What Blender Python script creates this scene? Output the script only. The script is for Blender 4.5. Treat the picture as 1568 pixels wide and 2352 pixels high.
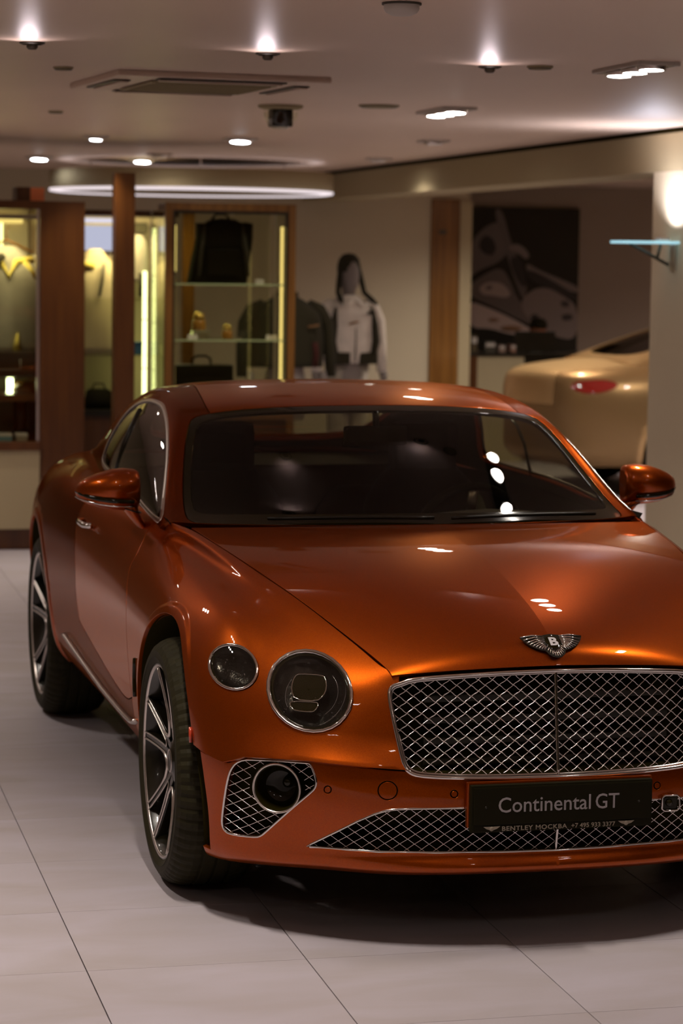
import bpy, bmesh, math, random
import numpy as np
from mathutils import Vector, Matrix, geometry
random.seed(7)
PI = math.pi
SC = bpy.context.scene
C = SC.collection
for o in list(bpy.data.objects):
    bpy.data.objects.remove(o)

# ------------------------------------------------------------------ camera
cam_data = bpy.data.cameras.new('camera')
cam = bpy.data.objects.new('camera', cam_data)
C.objects.link(cam)
cr = Vector((0.96921, -0.24585, 0.01381)); cu = Vector((0.01162, 0.10330, 0.99458))
cr.normalize(); cb = cr.cross(cu).normalized(); cu = cb.cross(cr)
M = Matrix((cr, cu, cb)).transposed().to_4x4()
M.translation = Vector((-2.2423, -7.2227, 1.8999))
cam.matrix_world = M
cam_data.sensor_fit = 'VERTICAL'; cam_data.sensor_height = 36.0
cam_data.lens = 5627.99 * 36.0 / 2352.0
cam_data.clip_start = 0.1; cam_data.clip_end = 100
cam_data.dof.use_dof = True
cam_data.dof.focus_distance = 6.75
cam_data.dof.aperture_fstop = 4.0
SC.camera = cam

# ------------------------------------------------------------------ world, exposure
wd = bpy.data.worlds.new('world'); SC.world = wd; wd.use_nodes = True
wd.node_tree.nodes['Background'].inputs[0].default_value = (0.5, 0.42, 0.3, 1)
wd.node_tree.nodes['Background'].inputs[1].default_value = 0.05
SC.view_settings.view_transform = 'Standard'
SC.view_settings.look = 'None'
SC.view_settings.gamma = 1.0
SC.view_settings.use_curve_mapping = False
SC.view_settings.exposure = 0.5
SC.cycles.max_bounces = 7; SC.cycles.diffuse_bounces = 3; SC.cycles.glossy_bounces = 4
SC.cycles.transmission_bounces = 6; SC.cycles.transparent_max_bounces = 8
SC.cycles.sample_clamp_indirect = 4.0
SC.cycles.caustics_reflective = False; SC.cycles.caustics_refractive = False
LAMP = 40.0           # radiance of a ceiling lamp face
LCOL = (1.0, 0.90, 0.80)
CEIL = 2.64

# ------------------------------------------------------------------ helpers
def lin(r, g, b):
    f = lambda c: (c/12.92 if c <= 0.04045 else ((c+0.055)/1.055)**2.4)
    return (f(r/255), f(g/255), f(b/255))

def mat(name, col, rough=0.5, metal=0.0, coat=0.0, coat_rough=0.03, emit=None, estr=0.0, spec=0.5, trans=0.0, ior=1.45, alpha=1.0,
        noise=0.0, nscale=6.0, bump=0.0, bscale=60.0, stretch=(1, 1, 1), col2=None):
    m = bpy.data.materials.new(name); m.use_nodes = True
    nt = m.node_tree; b = nt.nodes['Principled BSDF']
    b.inputs['Base Color'].default_value = (*col, 1)
    b.inputs['Roughness'].default_value = rough
    b.inputs['Metallic'].default_value = metal
    b.inputs['Coat Weight'].default_value = coat
    b.inputs['Coat Roughness'].default_value = coat_rough
    b.inputs['Specular IOR Level'].default_value = spec
    b.inputs['IOR'].default_value = ior
    b.inputs['Transmission Weight'].default_value = trans
    b.inputs['Alpha'].default_value = alpha
    if emit:
        b.inputs['Emission Color'].default_value = (*emit, 1)
        b.inputs['Emission Strength'].default_value = estr
    tc = mp = None
    if noise or col2 or bump:
        tc = nt.nodes.new('ShaderNodeTexCoord'); mp = nt.nodes.new('ShaderNodeMapping')
        nt.links.new(tc.outputs['Object'], mp.inputs['Vector']); mp.inputs['Scale'].default_value = stretch
    if noise or col2:
        n = nt.nodes.new('ShaderNodeTexNoise'); n.inputs['Scale'].default_value = nscale; n.inputs['Detail'].default_value = 5
        nt.links.new(mp.outputs['Vector'], n.inputs['Vector'])
        r = nt.nodes.new('ShaderNodeValToRGB')
        c2 = col2 if col2 else tuple(min(1, c*(1-noise)) for c in col)
        c1 = col if col2 else tuple(min(1, c*(1+noise)) for c in col)
        r.color_ramp.elements[0].position = 0.3; r.color_ramp.elements[1].position = 0.7
        r.color_ramp.elements[0].color = (*c2, 1); r.color_ramp.elements[1].color = (*c1, 1)
        nt.links.new(n.outputs['Fac'], r.inputs['Fac']); nt.links.new(r.outputs['Color'], b.inputs['Base Color'])
    if bump:
        n2 = nt.nodes.new('ShaderNodeTexNoise'); n2.inputs['Scale'].default_value = bscale; n2.inputs['Detail'].default_value = 3
        nt.links.new(mp.outputs['Vector'], n2.inputs['Vector'])
        bp = nt.nodes.new('ShaderNodeBump'); bp.inputs['Strength'].default_value = bump; bp.inputs['Distance'].default_value = 0.005
        nt.links.new(n2.outputs['Fac'], bp.inputs['Height']); nt.links.new(bp.outputs['Normal'], b.inputs['Normal'])
    return m

class MB:
    """collects shapes and links them as one mesh object"""
    def __init__(s): s.v = []; s.f = []; s.sm = []
    def add(s, vs, fs, smooth=False):
        k = len(s.v); s.v += [tuple(map(float, v)) for v in vs]; s.f += [tuple(i+k for i in f) for f in fs]; s.sm += [smooth]*len(fs); return s
    def box(s, x0, x1, y0, y1, z0, z1, bev=0.0, Mx=None):
        bm = bmesh.new(); bmesh.ops.create_cube(bm, size=1)
        for v in bm.verts:
            v.co = Vector(((x0+x1)/2+v.co.x*(x1-x0), (y0+y1)/2+v.co.y*(y1-y0), (z0+z1)/2+v.co.z*(z1-z0)))
        if bev > 0:
            bmesh.ops.bevel(bm, geom=bm.edges[:], offset=bev, segments=2, affect='EDGES', profile=0.7)
        if Mx is not None: bm.transform(Mx)
        bm.verts.index_update()
        s.add([v.co for v in bm.verts], [[v.index for v in f.verts] for f in bm.faces], False); bm.free(); return s
    def lathe(s, prof, seg=32, axis='z', c=(0, 0, 0), smooth=True, a0=0.0, a1=2*PI):
        """prof = [(r, h)]"""
        full = abs(a1-a0-2*PI) < 1e-6; n = seg if full else seg+1
        vs = []
        for i in range(n):
            a = a0+(a1-a0)*i/seg; ca, sa = math.cos(a), math.sin(a)
            for r, h in prof:
                p = {'z': (r*ca, r*sa, h), 'x': (h, r*ca, r*sa), 'y': (r*ca, h, r*sa)}[axis]
                vs.append((p[0]+c[0], p[1]+c[1], p[2]+c[2]))
        m = len(prof); fs = []
        for i in range(seg):
            j = (i+1) % n
            for k in range(m-1): fs.append((i*m+k, j*m+k, j*m+k+1, i*m+k+1))
        return s.add(vs, fs, smooth)
    def tube(s, pts, r, seg=8, closed=False, flat=None, smooth=True, up=(0, 0, 1)):
        """round (or elliptical: flat=(a,b)) tube along points; r may be a list"""
        P = [Vector(p) for p in pts]; n = len(P)
        rr = r if isinstance(r, (list, tuple)) else [r]*n
        T = []
        for i in range(n):
            if closed: t = P[(i+1) % n]-P[i-1]
            else: t = P[min(i+1, n-1)]-P[max(i-1, 0)]
            T.append(t.normalized() if t.length > 1e-9 else Vector((0, 0, 1)))
        nrm = Vector(up); nrm = nrm-T[0]*nrm.dot(T[0])
        if nrm.length < 1e-3: nrm = T[0].orthogonal()
        nrm.normalize(); vs = []
        for i in range(n):
            nrm = nrm-T[i]*nrm.dot(T[i])
            if nrm.length < 1e-6: nrm = T[i].orthogonal()
            nrm.normalize(); b = T[i].cross(nrm)
            for k in range(seg):
                a = 2*PI*k/seg
                x, y = (math.cos(a)*rr[i], math.sin(a)*rr[i])
                if flat: x *= flat[0]; y *= flat[1]
                vs.append(P[i]+nrm*x+b*y)
        fs = []; lim = n if closed else n-1
        for i in range(lim):
            j = (i+1) % n
            for k in range(seg):
                k2 = (k+1) % seg; fs.append((i*seg+k, i*seg+k2, j*seg+k2, j*seg+k))
        if not closed:
            fs.append(tuple(range(seg-1, -1, -1))); fs.append(tuple((n-1)*seg+k for k in range(seg)))
        return s.add(vs, fs, smooth)
    def grid(s, G, closed_u=False, closed_v=False, smooth=True):
        nu, nv = len(G), len(G[0]); vs = [p for row in G for p in row]; fs = []
        for i in range(nu if closed_u else nu-1):
            for j in range(nv if closed_v else nv-1):
                i2, j2 = (i+1) % nu, (j+1) % nv
                fs.append((i*nv+j, i2*nv+j, i2*nv+j2, i*nv+j2))
        return s.add(vs, fs, smooth)
    def loft(s, rings, cap=True, smooth=True):
        s.grid(rings, closed_v=True, smooth=smooth)
        n = len(rings[0]); m = len(rings)
        if cap:
            k = len(s.v)-n*m
            s.f.append(tuple(k+i for i in range(n-1, -1, -1))); s.sm.append(False)
            s.f.append(tuple(k+(m-1)*n+i for i in range(n))); s.sm.append(False)
        return s
    def prism(s, poly, h0, h1, axis='y', smooth=False):
        """extrude a 2D outline; axis = the extrusion axis"""
        def P(a, b, h): return {'y': (a, h, b), 'x': (h, a, b), 'z': (a, b, h)}[axis]
        n = len(poly); vs = [P(a, b, h0) for a, b in poly]+[P(a, b, h1) for a, b in poly]
        fs = [tuple(range(n)), tuple(range(2*n-1, n-1, -1))]+[(i, (i+1) % n, n+(i+1) % n, n+i) for i in range(n)]
        return s.add(vs, fs, smooth)
    def xf(s, Mx):
        s.v = [tuple(Mx @ Vector(v)) for v in s.v]; return s
    def mesh(s, name, m=None, fix=True):
        me = bpy.data.meshes.new(name); me.from_pydata(s.v, [], s.f); me.validate()
        if len(me.polygons) == len(s.sm): me.polygons.foreach_set('use_smooth', s.sm)
        if fix:
            bm = bmesh.new(); bm.from_mesh(me); bmesh.ops.recalc_face_normals(bm, faces=bm.faces); bm.to_mesh(me); bm.free()
        if m: me.materials.append(m)
        me.update(); return me
    def build(s, name, m=None, parent=None, **kw):
        o = bpy.data.objects.new(name, s.mesh(name, m)); C.objects.link(o)
        if parent: o.parent = parent
        for k, v in kw.items(): o[k] = v
        return o

def empty(name, loc=(0, 0, 0), rz=0.0, **kw):
    o = bpy.data.objects.new(name, None); C.objects.link(o); o.location = loc; o.rotation_euler = (0, 0, rz); o.empty_display_size = 0.1
    for k, v in kw.items(): o[k] = v
    return o
def tag(o, label, cat, group=None):
    o['label'] = label; o['category'] = cat
    if group: o['group'] = group
    return o
def children(o): return [c for c in list(bpy.data.objects) if c.parent == o]
def copy_tree(o, parent=None, remap=None):
    c = o.copy(); C.objects.link(c)
    if parent: c.parent = parent
    if remap and c.type == 'MESH':
        for i, sl in enumerate(c.material_slots):
            if sl.material in remap:
                mm = remap[sl.material]; sl.link = 'OBJECT'; sl.material = mm
    for ch in children(o): copy_tree(ch, c, remap)
    return c
def smooth_by_angle(o, deg=35):
    me = o.data
    me.polygons.foreach_set('use_smooth', [True]*len(me.polygons))
    bm = bmesh.new(); bm.from_mesh(me)
    for e in bm.edges:
        if len(e.link_faces) == 2 and e.calc_face_angle(0) > math.radians(deg): e.smooth = False
    bm.to_mesh(me); bm.free()
    return o
def mesh_text(body, size, ext=0.001, spacing=1.0, bold=0.0):
    cu_ = bpy.data.curves.new('t', 'FONT'); cu_.body = body; cu_.size = size; cu_.extrude = ext; cu_.space_character = spacing; cu_.offset = bold
    cu_.resolution_u = 3
    cu_.align_x = 'CENTER'; cu_.align_y = 'BOTTOM_BASELINE'
    o = bpy.data.objects.new('t', cu_); C.objects.link(o)
    dg = bpy.context.evaluated_depsgraph_get(); me = bpy.data.meshes.new_from_object(o.evaluated_get(dg))
    bpy.data.objects.remove(o); return me
# ------------------------------------------------------------------ materials
def paint(name, c, c2, metal=0.85, rough=0.34):
    m = bpy.data.materials.new(name); m.use_nodes = True; nt = m.node_tree; b = nt.nodes['Principled BSDF']
    b.inputs['Metallic'].default_value = metal; b.inputs['Roughness'].default_value = rough
    b.inputs['Coat Weight'].default_value = 0.5; b.inputs['Coat Roughness'].default_value = 0.015
    b.inputs['Specular Tint'].default_value = (1.0, 0.55, 0.25, 1)
    b.inputs['Coat IOR'].default_value = 1.5
    tc = nt.nodes.new('ShaderNodeTexCoord'); v = nt.nodes.new('ShaderNodeTexVoronoi'); v.inputs['Scale'].default_value = 900
    nt.links.new(tc.outputs['Object'], v.inputs['Vector'])
    mx = nt.nodes.new('ShaderNodeMix'); mx.data_type = 'RGBA'
    mx.inputs[6].default_value = (*c, 1); mx.inputs[7].default_value = (*c2, 1)
    sep = nt.nodes.new('ShaderNodeSeparateColor'); nt.links.new(v.outputs['Color'], sep.inputs[0]); nt.links.new(sep.outputs[0], mx.inputs[0])
    nt.links.new(mx.outputs[2], b.inputs['Base Color'])
    return m
M_PAINT = paint('orange_flame_paint', (0.31, 0.046, 0.0008), (0.42, 0.070, 0.0015))
M_WPAINT = paint('champagne_paint', (0.50, 0.32, 0.14), (0.58, 0.38, 0.18), metal=0.6, rough=0.4)
M_BLACK = mat('black_trim', (0.012, 0.009, 0.003), 0.35)
M_GLOSSB = mat('gloss_black', (0.012, 0.009, 0.001), 0.08, spec=.35)
M_DARK = mat('dark_cavity', (0.025, 0.019, 0.002), 0.9, spec=0.1)
M_RUBBER = mat('tyre_rubber', (0.018, 0.014, 0.002), 0.7, spec=.3, noise=0.2, nscale=30)
M_CHROME = mat('chrome', (0.72, 0.68, 0.66), 0.09, metal=1.0)
M_SATIN = mat('satin_metal', (0.68, 0.62, 0.58), 0.30, metal=1.0)
M_WIRE = mat('grille_wire_chrome', (0.88, 0.82, 0.80), 0.24, metal=1.0)
M_ALLOY = mat('dark_alloy', (0.010, 0.008, 0.003), 0.30, coat=0.4)
M_LEATHER = mat('dark_leather', (0.010, 0.0075, 0.002), 0.85, bump=0.15, bscale=300, spec=.12)
M_DASH = mat('brown_leather_dash', (0.03, 0.016, 0.007), 0.6, bump=0.1, bscale=400)
M_LINING = mat('cabin_lining', (0.028, 0.021, 0.003), 0.85)
M_PLATE = mat('plate_black', (0.010, 0.008, 0.001), 0.6, spec=.15)
M_LETTER = mat('plate_letter_grey', (0.36, 0.33, 0.34), 0.5)
M_LETTER2 = mat('plate_letter_tan', (0.30, 0.25, 0.19), 0.5)
M_REDLENS = mat('tail_lens_red', (0.30, 0.012, 0.008), 0.12, coat=1.0)
M_AMBER = mat('side_marker_red', (0.5, 0.05, 0.02), 0.15, coat=1.0)
M_MIRROR = mat('mirror_glass', (0.8, 0.8, 0.8), 0.02, metal=1.0)
M_BRAKE = mat('brake_disc', (0.20, 0.18, 0.16), 0.4, metal=1.0)
M_LAMPIN = mat('lamp_reflector', (0.045, 0.04, 0.035), 0.22, metal=0.9, bump=0.4, bscale=60)
M_FACET = mat('cut_crystal', (0.35, 0.33, 0.34), 0.12, metal=0.8)
def glass_mat(name, tint, refl=1.0, ior=1.5):
    """thin architectural / car glass: tinted see-through with a fresnel mirror coat"""
    m = bpy.data.materials.new(name); m.use_nodes = True; nt = m.node_tree; nt.nodes.clear()
    out = nt.nodes.new('ShaderNodeOutputMaterial'); tr = nt.nodes.new('ShaderNodeBsdfTransparent'); tr.inputs[0].default_value = (*tint, 1)
    gl = nt.nodes.new('ShaderNodeBsdfGlossy'); gl.inputs['Roughness'].default_value = 0.01; gl.inputs[0].default_value = (refl, refl, refl, 1)
    fr = nt.nodes.new('ShaderNodeFresnel'); fr.inputs['IOR'].default_value = ior
    ge = nt.nodes.new('ShaderNodeNewGeometry'); mr = nt.nodes.new('ShaderNodeMapRange'); mr.inputs[3].default_value = ior; mr.inputs[4].default_value = 1/ior   # thin sheet: same mirror from both sides
    nt.links.new(ge.outputs['Backfacing'], mr.inputs[0]); nt.links.new(mr.outputs[0], fr.inputs['IOR'])
    mx = nt.nodes.new('ShaderNodeMixShader'); nt.links.new(fr.outputs[0], mx.inputs[0]); nt.links.new(tr.outputs[0], mx.inputs[1]); nt.links.new(gl.outputs[0], mx.inputs[2])
    nt.links.new(mx.outputs[0], out.inputs[0]); return m
M_GLASS = glass_mat('windscreen_glass', (0.58, 0.57, 0.46), refl=0.55)
M_SGLASS = glass_mat('side_glass', (0.70, 0.69, 0.56))
M_LENS = glass_mat('clear_lens', (0.8, 0.8, 0.76))
M_CGLASS = glass_mat('cabinet_glass', (0.92, 0.93, 0.85))
# ------------------------------------------------------------------ smooth car surfaces (uniform cubic b-spline nets, metres, car frame: -y is the nose)
def bsb(t,n,mir):
    """uniform cubic b-spline basis rows for params t in [0,n-1]; phantom end points folded in. mir=(m0,m1) mirror-x flags -> returns (B, Bx)"""
    t=np.clip(np.asarray(t,float),0,n-1-1e-9); i=np.floor(t).astype(int); s=t-i
    w=np.stack([(1-s)**3,3*s**3-6*s**2+4,-3*s**3+3*s**2+3*s+1,s**3],-1)/6
    B=np.zeros((len(t),n)); Bx=np.zeros((len(t),n)); k=np.arange(len(t))
    for j in range(4):
        q=i-1+j; wj=w[:,j]
        ok=(q>=0)&(q<n); np.add.at(B,(k[ok],q[ok]),wj[ok]); np.add.at(Bx,(k[ok],q[ok]),wj[ok])
        for lo,end,a,b,m in ((True,q<0,0,1,mir[0]),(False,q>=n,n-1,n-2,mir[1])):
            e=end
            if m:
                np.add.at(B,(k[e],np.full(e.sum(),b)),wj[e]); np.add.at(Bx,(k[e],np.full(e.sum(),b)),-wj[e])
            else:
                for X in (B,Bx):
                    np.add.at(X,(k[e],np.full(e.sum(),a)),2*wj[e]); np.add.at(X,(k[e],np.full(e.sum(),b)),-wj[e])
    return B,Bx
class Surf:
    """control net P[i,j]; u runs over i, v over j; mirrored ends keep the surface smooth across x=0"""
    def __init__(s,P,mu=(0,0),mv=(0,0)):
        s.P=np.array(P,float); s.nu,s.nv=s.P.shape[:2]; s.mu=mu; s.mv=mv
    def __call__(s,u,v):
        u=np.atleast_1d(u); v=np.atleast_1d(v)
        U,Ux=bsb(u,s.nu,s.mu); V,Vx=bsb(v,s.nv,s.mv)
        o=np.einsum('ni,ijk,nj->nk',U,s.P,V)
        o[:,0]=np.einsum('ni,ij,nj->n',Ux,s.P[:,:,0],Vx)
        return o
    def nrm(s,u,v,e=2e-3):
        a=s(np.minimum(u+e,s.nu-1),v)-s(np.maximum(u-e,0),v); b=s(u,np.minimum(v+e,s.nv-1))-s(u,np.maximum(v-e,0))
        n=np.cross(a,b); return n/np.maximum(np.linalg.norm(n,axis=1),1e-12)[:,None]
def col(y,pts): return [(x,y if yy is None else yy,z) for x,yy,z in pts]
Y=lambda y,s:[(x,y,z) for x,z in s]
SK=[
 [(0,-.80,.197),(0,-.90,.205),(0,-.93,.23),(0,-.90,.262),(0,-.925,.35),(0,-.925,.43),(0,-.912,.49),(0,-.90,.56),(0,-.89,.63),(0,-.883,.69),(0,-.878,.735),(0,-.875,.765),(0,-.872,.785)],
 [(.27,-.78,.197),(.28,-.88,.203),(.285,-.91,.228),(.285,-.88,.262),(.285,-.905,.35),(.285,-.905,.43),(.285,-.893,.49),(.285,-.88,.56),(.285,-.868,.63),(.285,-.858,.69),(.285,-.85,.73),(.285,-.845,.76),(.285,-.842,.778)],
 [(0.44,-0.73,0.19),(0.465,-0.82,0.197),(0.475,-0.855,0.225),(0.48,-0.835,0.265),(0.48,-0.865,0.355),(0.475,-0.868,0.435),(0.468,-0.86,0.495),(0.465,-0.845,0.56),(0.465,-0.83,0.63),(0.465,-0.818,0.685),(0.463,-0.808,0.72),(0.462,-0.803,0.745),(0.456,-0.8,0.757)],
 [(0.57,-0.67,0.19),(0.605,-0.735,0.2),(0.625,-0.77,0.228),(0.63,-0.762,0.27),(0.635,-0.79,0.36),(0.63,-0.795,0.44),(0.625,-0.79,0.5),(0.62,-0.78,0.56),(0.61,-0.76,0.64),(0.59,-0.748,0.7),(0.56,-0.738,0.738),(0.515,-0.722,0.775),(0.487,-0.715,0.797)],
 [(0.68,-0.56,0.182),(0.725,-0.61,0.185),(0.75,-0.65,0.21),(0.757,-0.65,0.265),(0.765,-0.685,0.36),(0.767,-0.7,0.44),(0.765,-0.7,0.51),(0.757,-0.69,0.58),(0.735,-0.668,0.67),(0.705,-0.64,0.74),(0.655,-0.605,0.79),(0.595,-0.575,0.835),(0.553,-0.565,0.857)],
 [(0.78,-0.45,0.17),(0.825,-0.49,0.17),(0.858,-0.53,0.2),(0.86,-0.55,0.26),(0.868,-0.575,0.36),(0.873,-0.59,0.44),(0.873,-0.59,0.52),(0.865,-0.575,0.61),(0.835,-0.55,0.71),(0.79,-0.505,0.795),(0.735,-0.465,0.845),(0.665,-0.43,0.892),(0.612,-0.425,0.909)],
 [(0.85,-0.37,0.165),(0.885,-0.4,0.167),(0.908,-0.43,0.195),(0.918,-0.44,0.26),(0.93,-0.455,0.37),(0.937,-0.46,0.45),(0.94,-0.46,0.54),(0.932,-0.45,0.64),(0.9,-0.42,0.75),(0.835,-0.37,0.855),(0.768,-0.33,0.893),(0.7,-0.31,0.93),(0.652,-0.325,0.939)],
 [(0.88,-0.27,0.17),(0.905,-0.27,0.175),(0.925,-0.28,0.21),(0.935,-0.28,0.28),(0.945,-0.28,0.41),(0.952,-0.28,0.5),(0.957,-0.28,0.6),(0.955,-0.27,0.7),(0.912,-0.25,0.81),(0.83,-0.2,0.897),(0.775,-0.17,0.918),(0.732,-0.15,0.956),(0.697,-0.14,0.972)],
 [(0.89,-0.02,0.25),(0.91,-0.02,0.28),(0.932,-0.02,0.31),(0.943,-0.02,0.36),(0.953,-0.02,0.43),(0.961,-0.02,0.52),(0.967,-0.02,0.63),(0.962,-0.02,0.75),(0.92,0,0.85),(0.832,0.02,0.922),(0.788,0.04,0.94),(0.752,0.06,0.98),(0.725,0.06,0.996)],
 [(0.88,0.28,0.265),(0.902,0.28,0.29),(0.928,0.28,0.33),(0.939,0.28,0.39),(0.947,0.28,0.46),(0.954,0.28,0.55),(0.958,0.28,0.66),(0.952,0.28,0.77),(0.912,0.28,0.873),(0.842,0.28,0.943),(0.8,0.28,0.965),(0.776,0.28,1.002),(0.753,0.28,1.014)],
 [(0.88,0.5,0.275),(0.902,0.5,0.3),(0.925,0.5,0.345),(0.938,0.5,0.4),(0.946,0.5,0.47),(0.952,0.5,0.56),(0.956,0.5,0.67),(0.948,0.5,0.785),(0.907,0.5,0.885),(0.852,0.5,0.955),(0.825,0.5,0.982),(0.8,0.5,1.022),(0.774,0.5,1.031)],
 Y(.75,[(.88,.28),(.90,.305),(.924,.35),(.937,.405),(.945,.475),(.950,.565),(.953,.68),(.945,.80),(.91,.885),(.862,.95),(.852,.985),(.847,1.015),(.832,1.034)]),
 Y(1.2,[(.882,.285),(.903,.31),(.927,.35),(.937,.405),(.944,.475),(.948,.565),(.95,.69),(.94,.82),(.915,.905),(.88,.965),(.862,.995),(.85,1.02),(.832,1.04)]),
 Y(1.75,[(.885,.29),(.905,.315),(.93,.355),(.942,.41),(.95,.475),(.956,.565),(.96,.69),(.955,.83),(.935,.92),(.90,.98),(.875,1.01),(.85,1.035),(.822,1.048)]),
 Y(2.3,[(.89,.29),(.912,.315),(.94,.355),(.955,.41),(.965,.475),(.972,.57),(.977,.70),(.972,.85),(.952,.945),(.915,1.01),(.875,1.04),(.835,1.055),(.79,1.06)]),
 [(.90,2.85,.28),(.93,2.85,.30),(.955,2.85,.34),(.97,2.85,.39),(.98,2.85,.47),(.988,2.85,.58),(.992,2.85,.72),(.982,2.85,.855),(.953,2.85,.945),(.905,2.85,1.01),(.85,2.85,1.05),(.80,2.83,1.075),(.735,2.8,1.085)],
 [(.84,3.3,.25),(.87,3.3,.28),(.90,3.3,.33),(.92,3.3,.38),(.935,3.3,.47),(.945,3.3,.58),(.95,3.3,.72),(.94,3.3,.86),(.91,3.3,.935),(.865,3.3,.99),(.81,3.3,1.03),(.75,3.28,1.055),(.685,3.25,1.065)],
 [(.75,3.65,.25),(.78,3.65,.28),(.81,3.65,.33),(.83,3.65,.38),(.84,3.65,.47),(.85,3.65,.58),(.855,3.65,.72),(.845,3.65,.84),(.82,3.65,.91),(.78,3.65,.965),(.73,3.64,1.0),(.68,3.62,1.02),(.62,3.6,1.03)],
 [(.58,3.8,.25),(.60,3.84,.28),(.63,3.87,.33),(.65,3.88,.38),(.65,3.87,.47),(.66,3.87,.58),(.66,3.88,.70),(.66,3.885,.82),(.64,3.88,.89),(.61,3.875,.94),(.57,3.86,.98),(.53,3.83,1.0),(.48,3.79,1.01)],
 [(.3,3.86,.25),(.3,3.9,.28),(.3,3.93,.33),(.3,3.94,.38),(.3,3.93,.47),(.3,3.93,.58),(.3,3.94,.70),(.3,3.95,.82),(.3,3.945,.89),(.3,3.94,.94),(.28,3.92,.98),(.27,3.89,1.0),(.25,3.85,1.01)],
 [(0,3.87,.25),(0,3.91,.28),(0,3.945,.33),(0,3.955,.38),(0,3.945,.47),(0,3.945,.58),(0,3.955,.70),(0,3.965,.82),(0,3.96,.89),(0,3.955,.94),(0,3.935,.98),(0,3.905,1.0),(0,3.865,1.01)],
]
skirt=Surf(SK,mu=(1,1))
GH=[
 [(.845,.66,1.01),(.842,.66,1.015),(.838,.66,1.02),(.832,.66,1.028),(.80,.64,1.037),(.755,.61,1.031),(.60,.50,1.036),(.3,.42,1.038),(0,.395,1.04)],
 [(.838,.80,1.015),(.836,.80,1.03),(.83,.80,1.045),(.815,.79,1.06),(.785,.775,1.08),(.745,.76,1.067),(.60,.64,1.082),(.3,.53,1.088),(0,.50,1.09)],
 [(.836,.96,1.02),(.832,.96,1.06),(.805,.965,1.11),(.768,.97,1.17),(.75,.95,1.186),(.717,.93,1.155),(.57,.80,1.18),(.3,.71,1.19),(0,.69,1.193)],
 [(.834,1.14,1.025),(.826,1.14,1.09),(.78,1.14,1.19),(.732,1.14,1.262),(.712,1.12,1.282),(.68,1.09,1.257),(.53,.99,1.29),(.28,.93,1.302),(0,.915,1.305)],
 [(.833,1.3,1.03),(.822,1.3,1.12),(.76,1.3,1.25),(.702,1.3,1.325),(.675,1.27,1.35),(.633,1.21,1.338),(.49,1.16,1.368),(.26,1.13,1.382),(0,1.12,1.386)],
 [(.832,1.5,1.035),(.815,1.5,1.14),(.745,1.5,1.30),(.683,1.5,1.368),(.65,1.49,1.392),(.60,1.46,1.395),(.47,1.42,1.414),(.25,1.40,1.426),(0,1.39,1.43)],
 [(.825,1.8,1.04),(.812,1.8,1.14),(.750,1.82,1.30),(.675,1.84,1.385),(.635,1.85,1.412),(.58,1.85,1.424),(.45,1.85,1.438),(.24,1.85,1.446),(0,1.85,1.449)],
 [(.80,2.3,1.05),(.79,2.3,1.13),(.735,2.3,1.26),(.665,2.3,1.34),(.622,2.3,1.372),(.57,2.3,1.388),(.44,2.3,1.405),(.22,2.3,1.414),(0,2.3,1.417)],
 [(.76,2.65,1.065),(.75,2.65,1.11),(.715,2.65,1.18),(.672,2.65,1.24),(.632,2.65,1.275),(.575,2.65,1.298),(.44,2.65,1.318),(.22,2.65,1.328),(0,2.65,1.332)],
 [(.735,2.95,1.075),(.72,2.95,1.095),(.695,2.95,1.125),(.665,2.95,1.155),(.63,2.95,1.178),(.578,2.95,1.198),(.44,2.95,1.217),(.22,2.95,1.227),(0,2.95,1.23)],
 [(.69,3.22,1.065),(.67,3.25,1.067),(.645,3.28,1.07),(.62,3.3,1.073),(.585,3.3,1.08),(.54,3.3,1.087),(.42,3.3,1.095),(.2,3.3,1.10),(0,3.3,1.10)],
]
house=Surf(GH,mv=(0,1))
SP=np.array([(-.872,.785),(-.862,.812),(-.84,.838),(-.79,.862),(-.70,.898),(-.55,.938),(-.38,.973),(-.20,1.003),(0,1.024),(.2,1.036),(.40,1.04)])
SH=np.array([(.455,-.80,.757),(.458,-.79,.766),(.465,-.768,.775),(.485,-.72,.796),(.522,-.635,.829),(.58,-.50,.88),(.635,-.375,.927),(.681,-.216,.961),(.716,-.01,.989),(.745,.20,1.009),(.773,.49,1.031)])
FR=[0,.18,.4,.6,.78,.9,.97,1.0]
HD=[]
for (yc,zc),(xs,ys,zs) in zip(SP,SH):
    row=[]
    for q in FR:
        k=.22*q+.78*q**2.3
        row.append((xs*q, yc+(ys-yc)*q**2, zc+(zs-zc)*k))
    HD.append(row)
hood=Surf(HD)
DK=[]
for (yc,zc),(xs,ys,zs) in zip([(3.3,1.10),(3.5,1.065),(3.7,1.035),(3.8,1.025),(3.865,1.012)],[(.685,3.25,1.066),(.655,3.45,1.05),(.62,3.6,1.031),(.55,3.73,1.02),(.48,3.79,1.011)]):
    DK.append([(xs*q,yc+(ys-yc)*q**2,zc+(zs-zc)*q**2) for q in (0,.25,.5,.75,.92,1)])
deck=Surf(DK)
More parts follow.
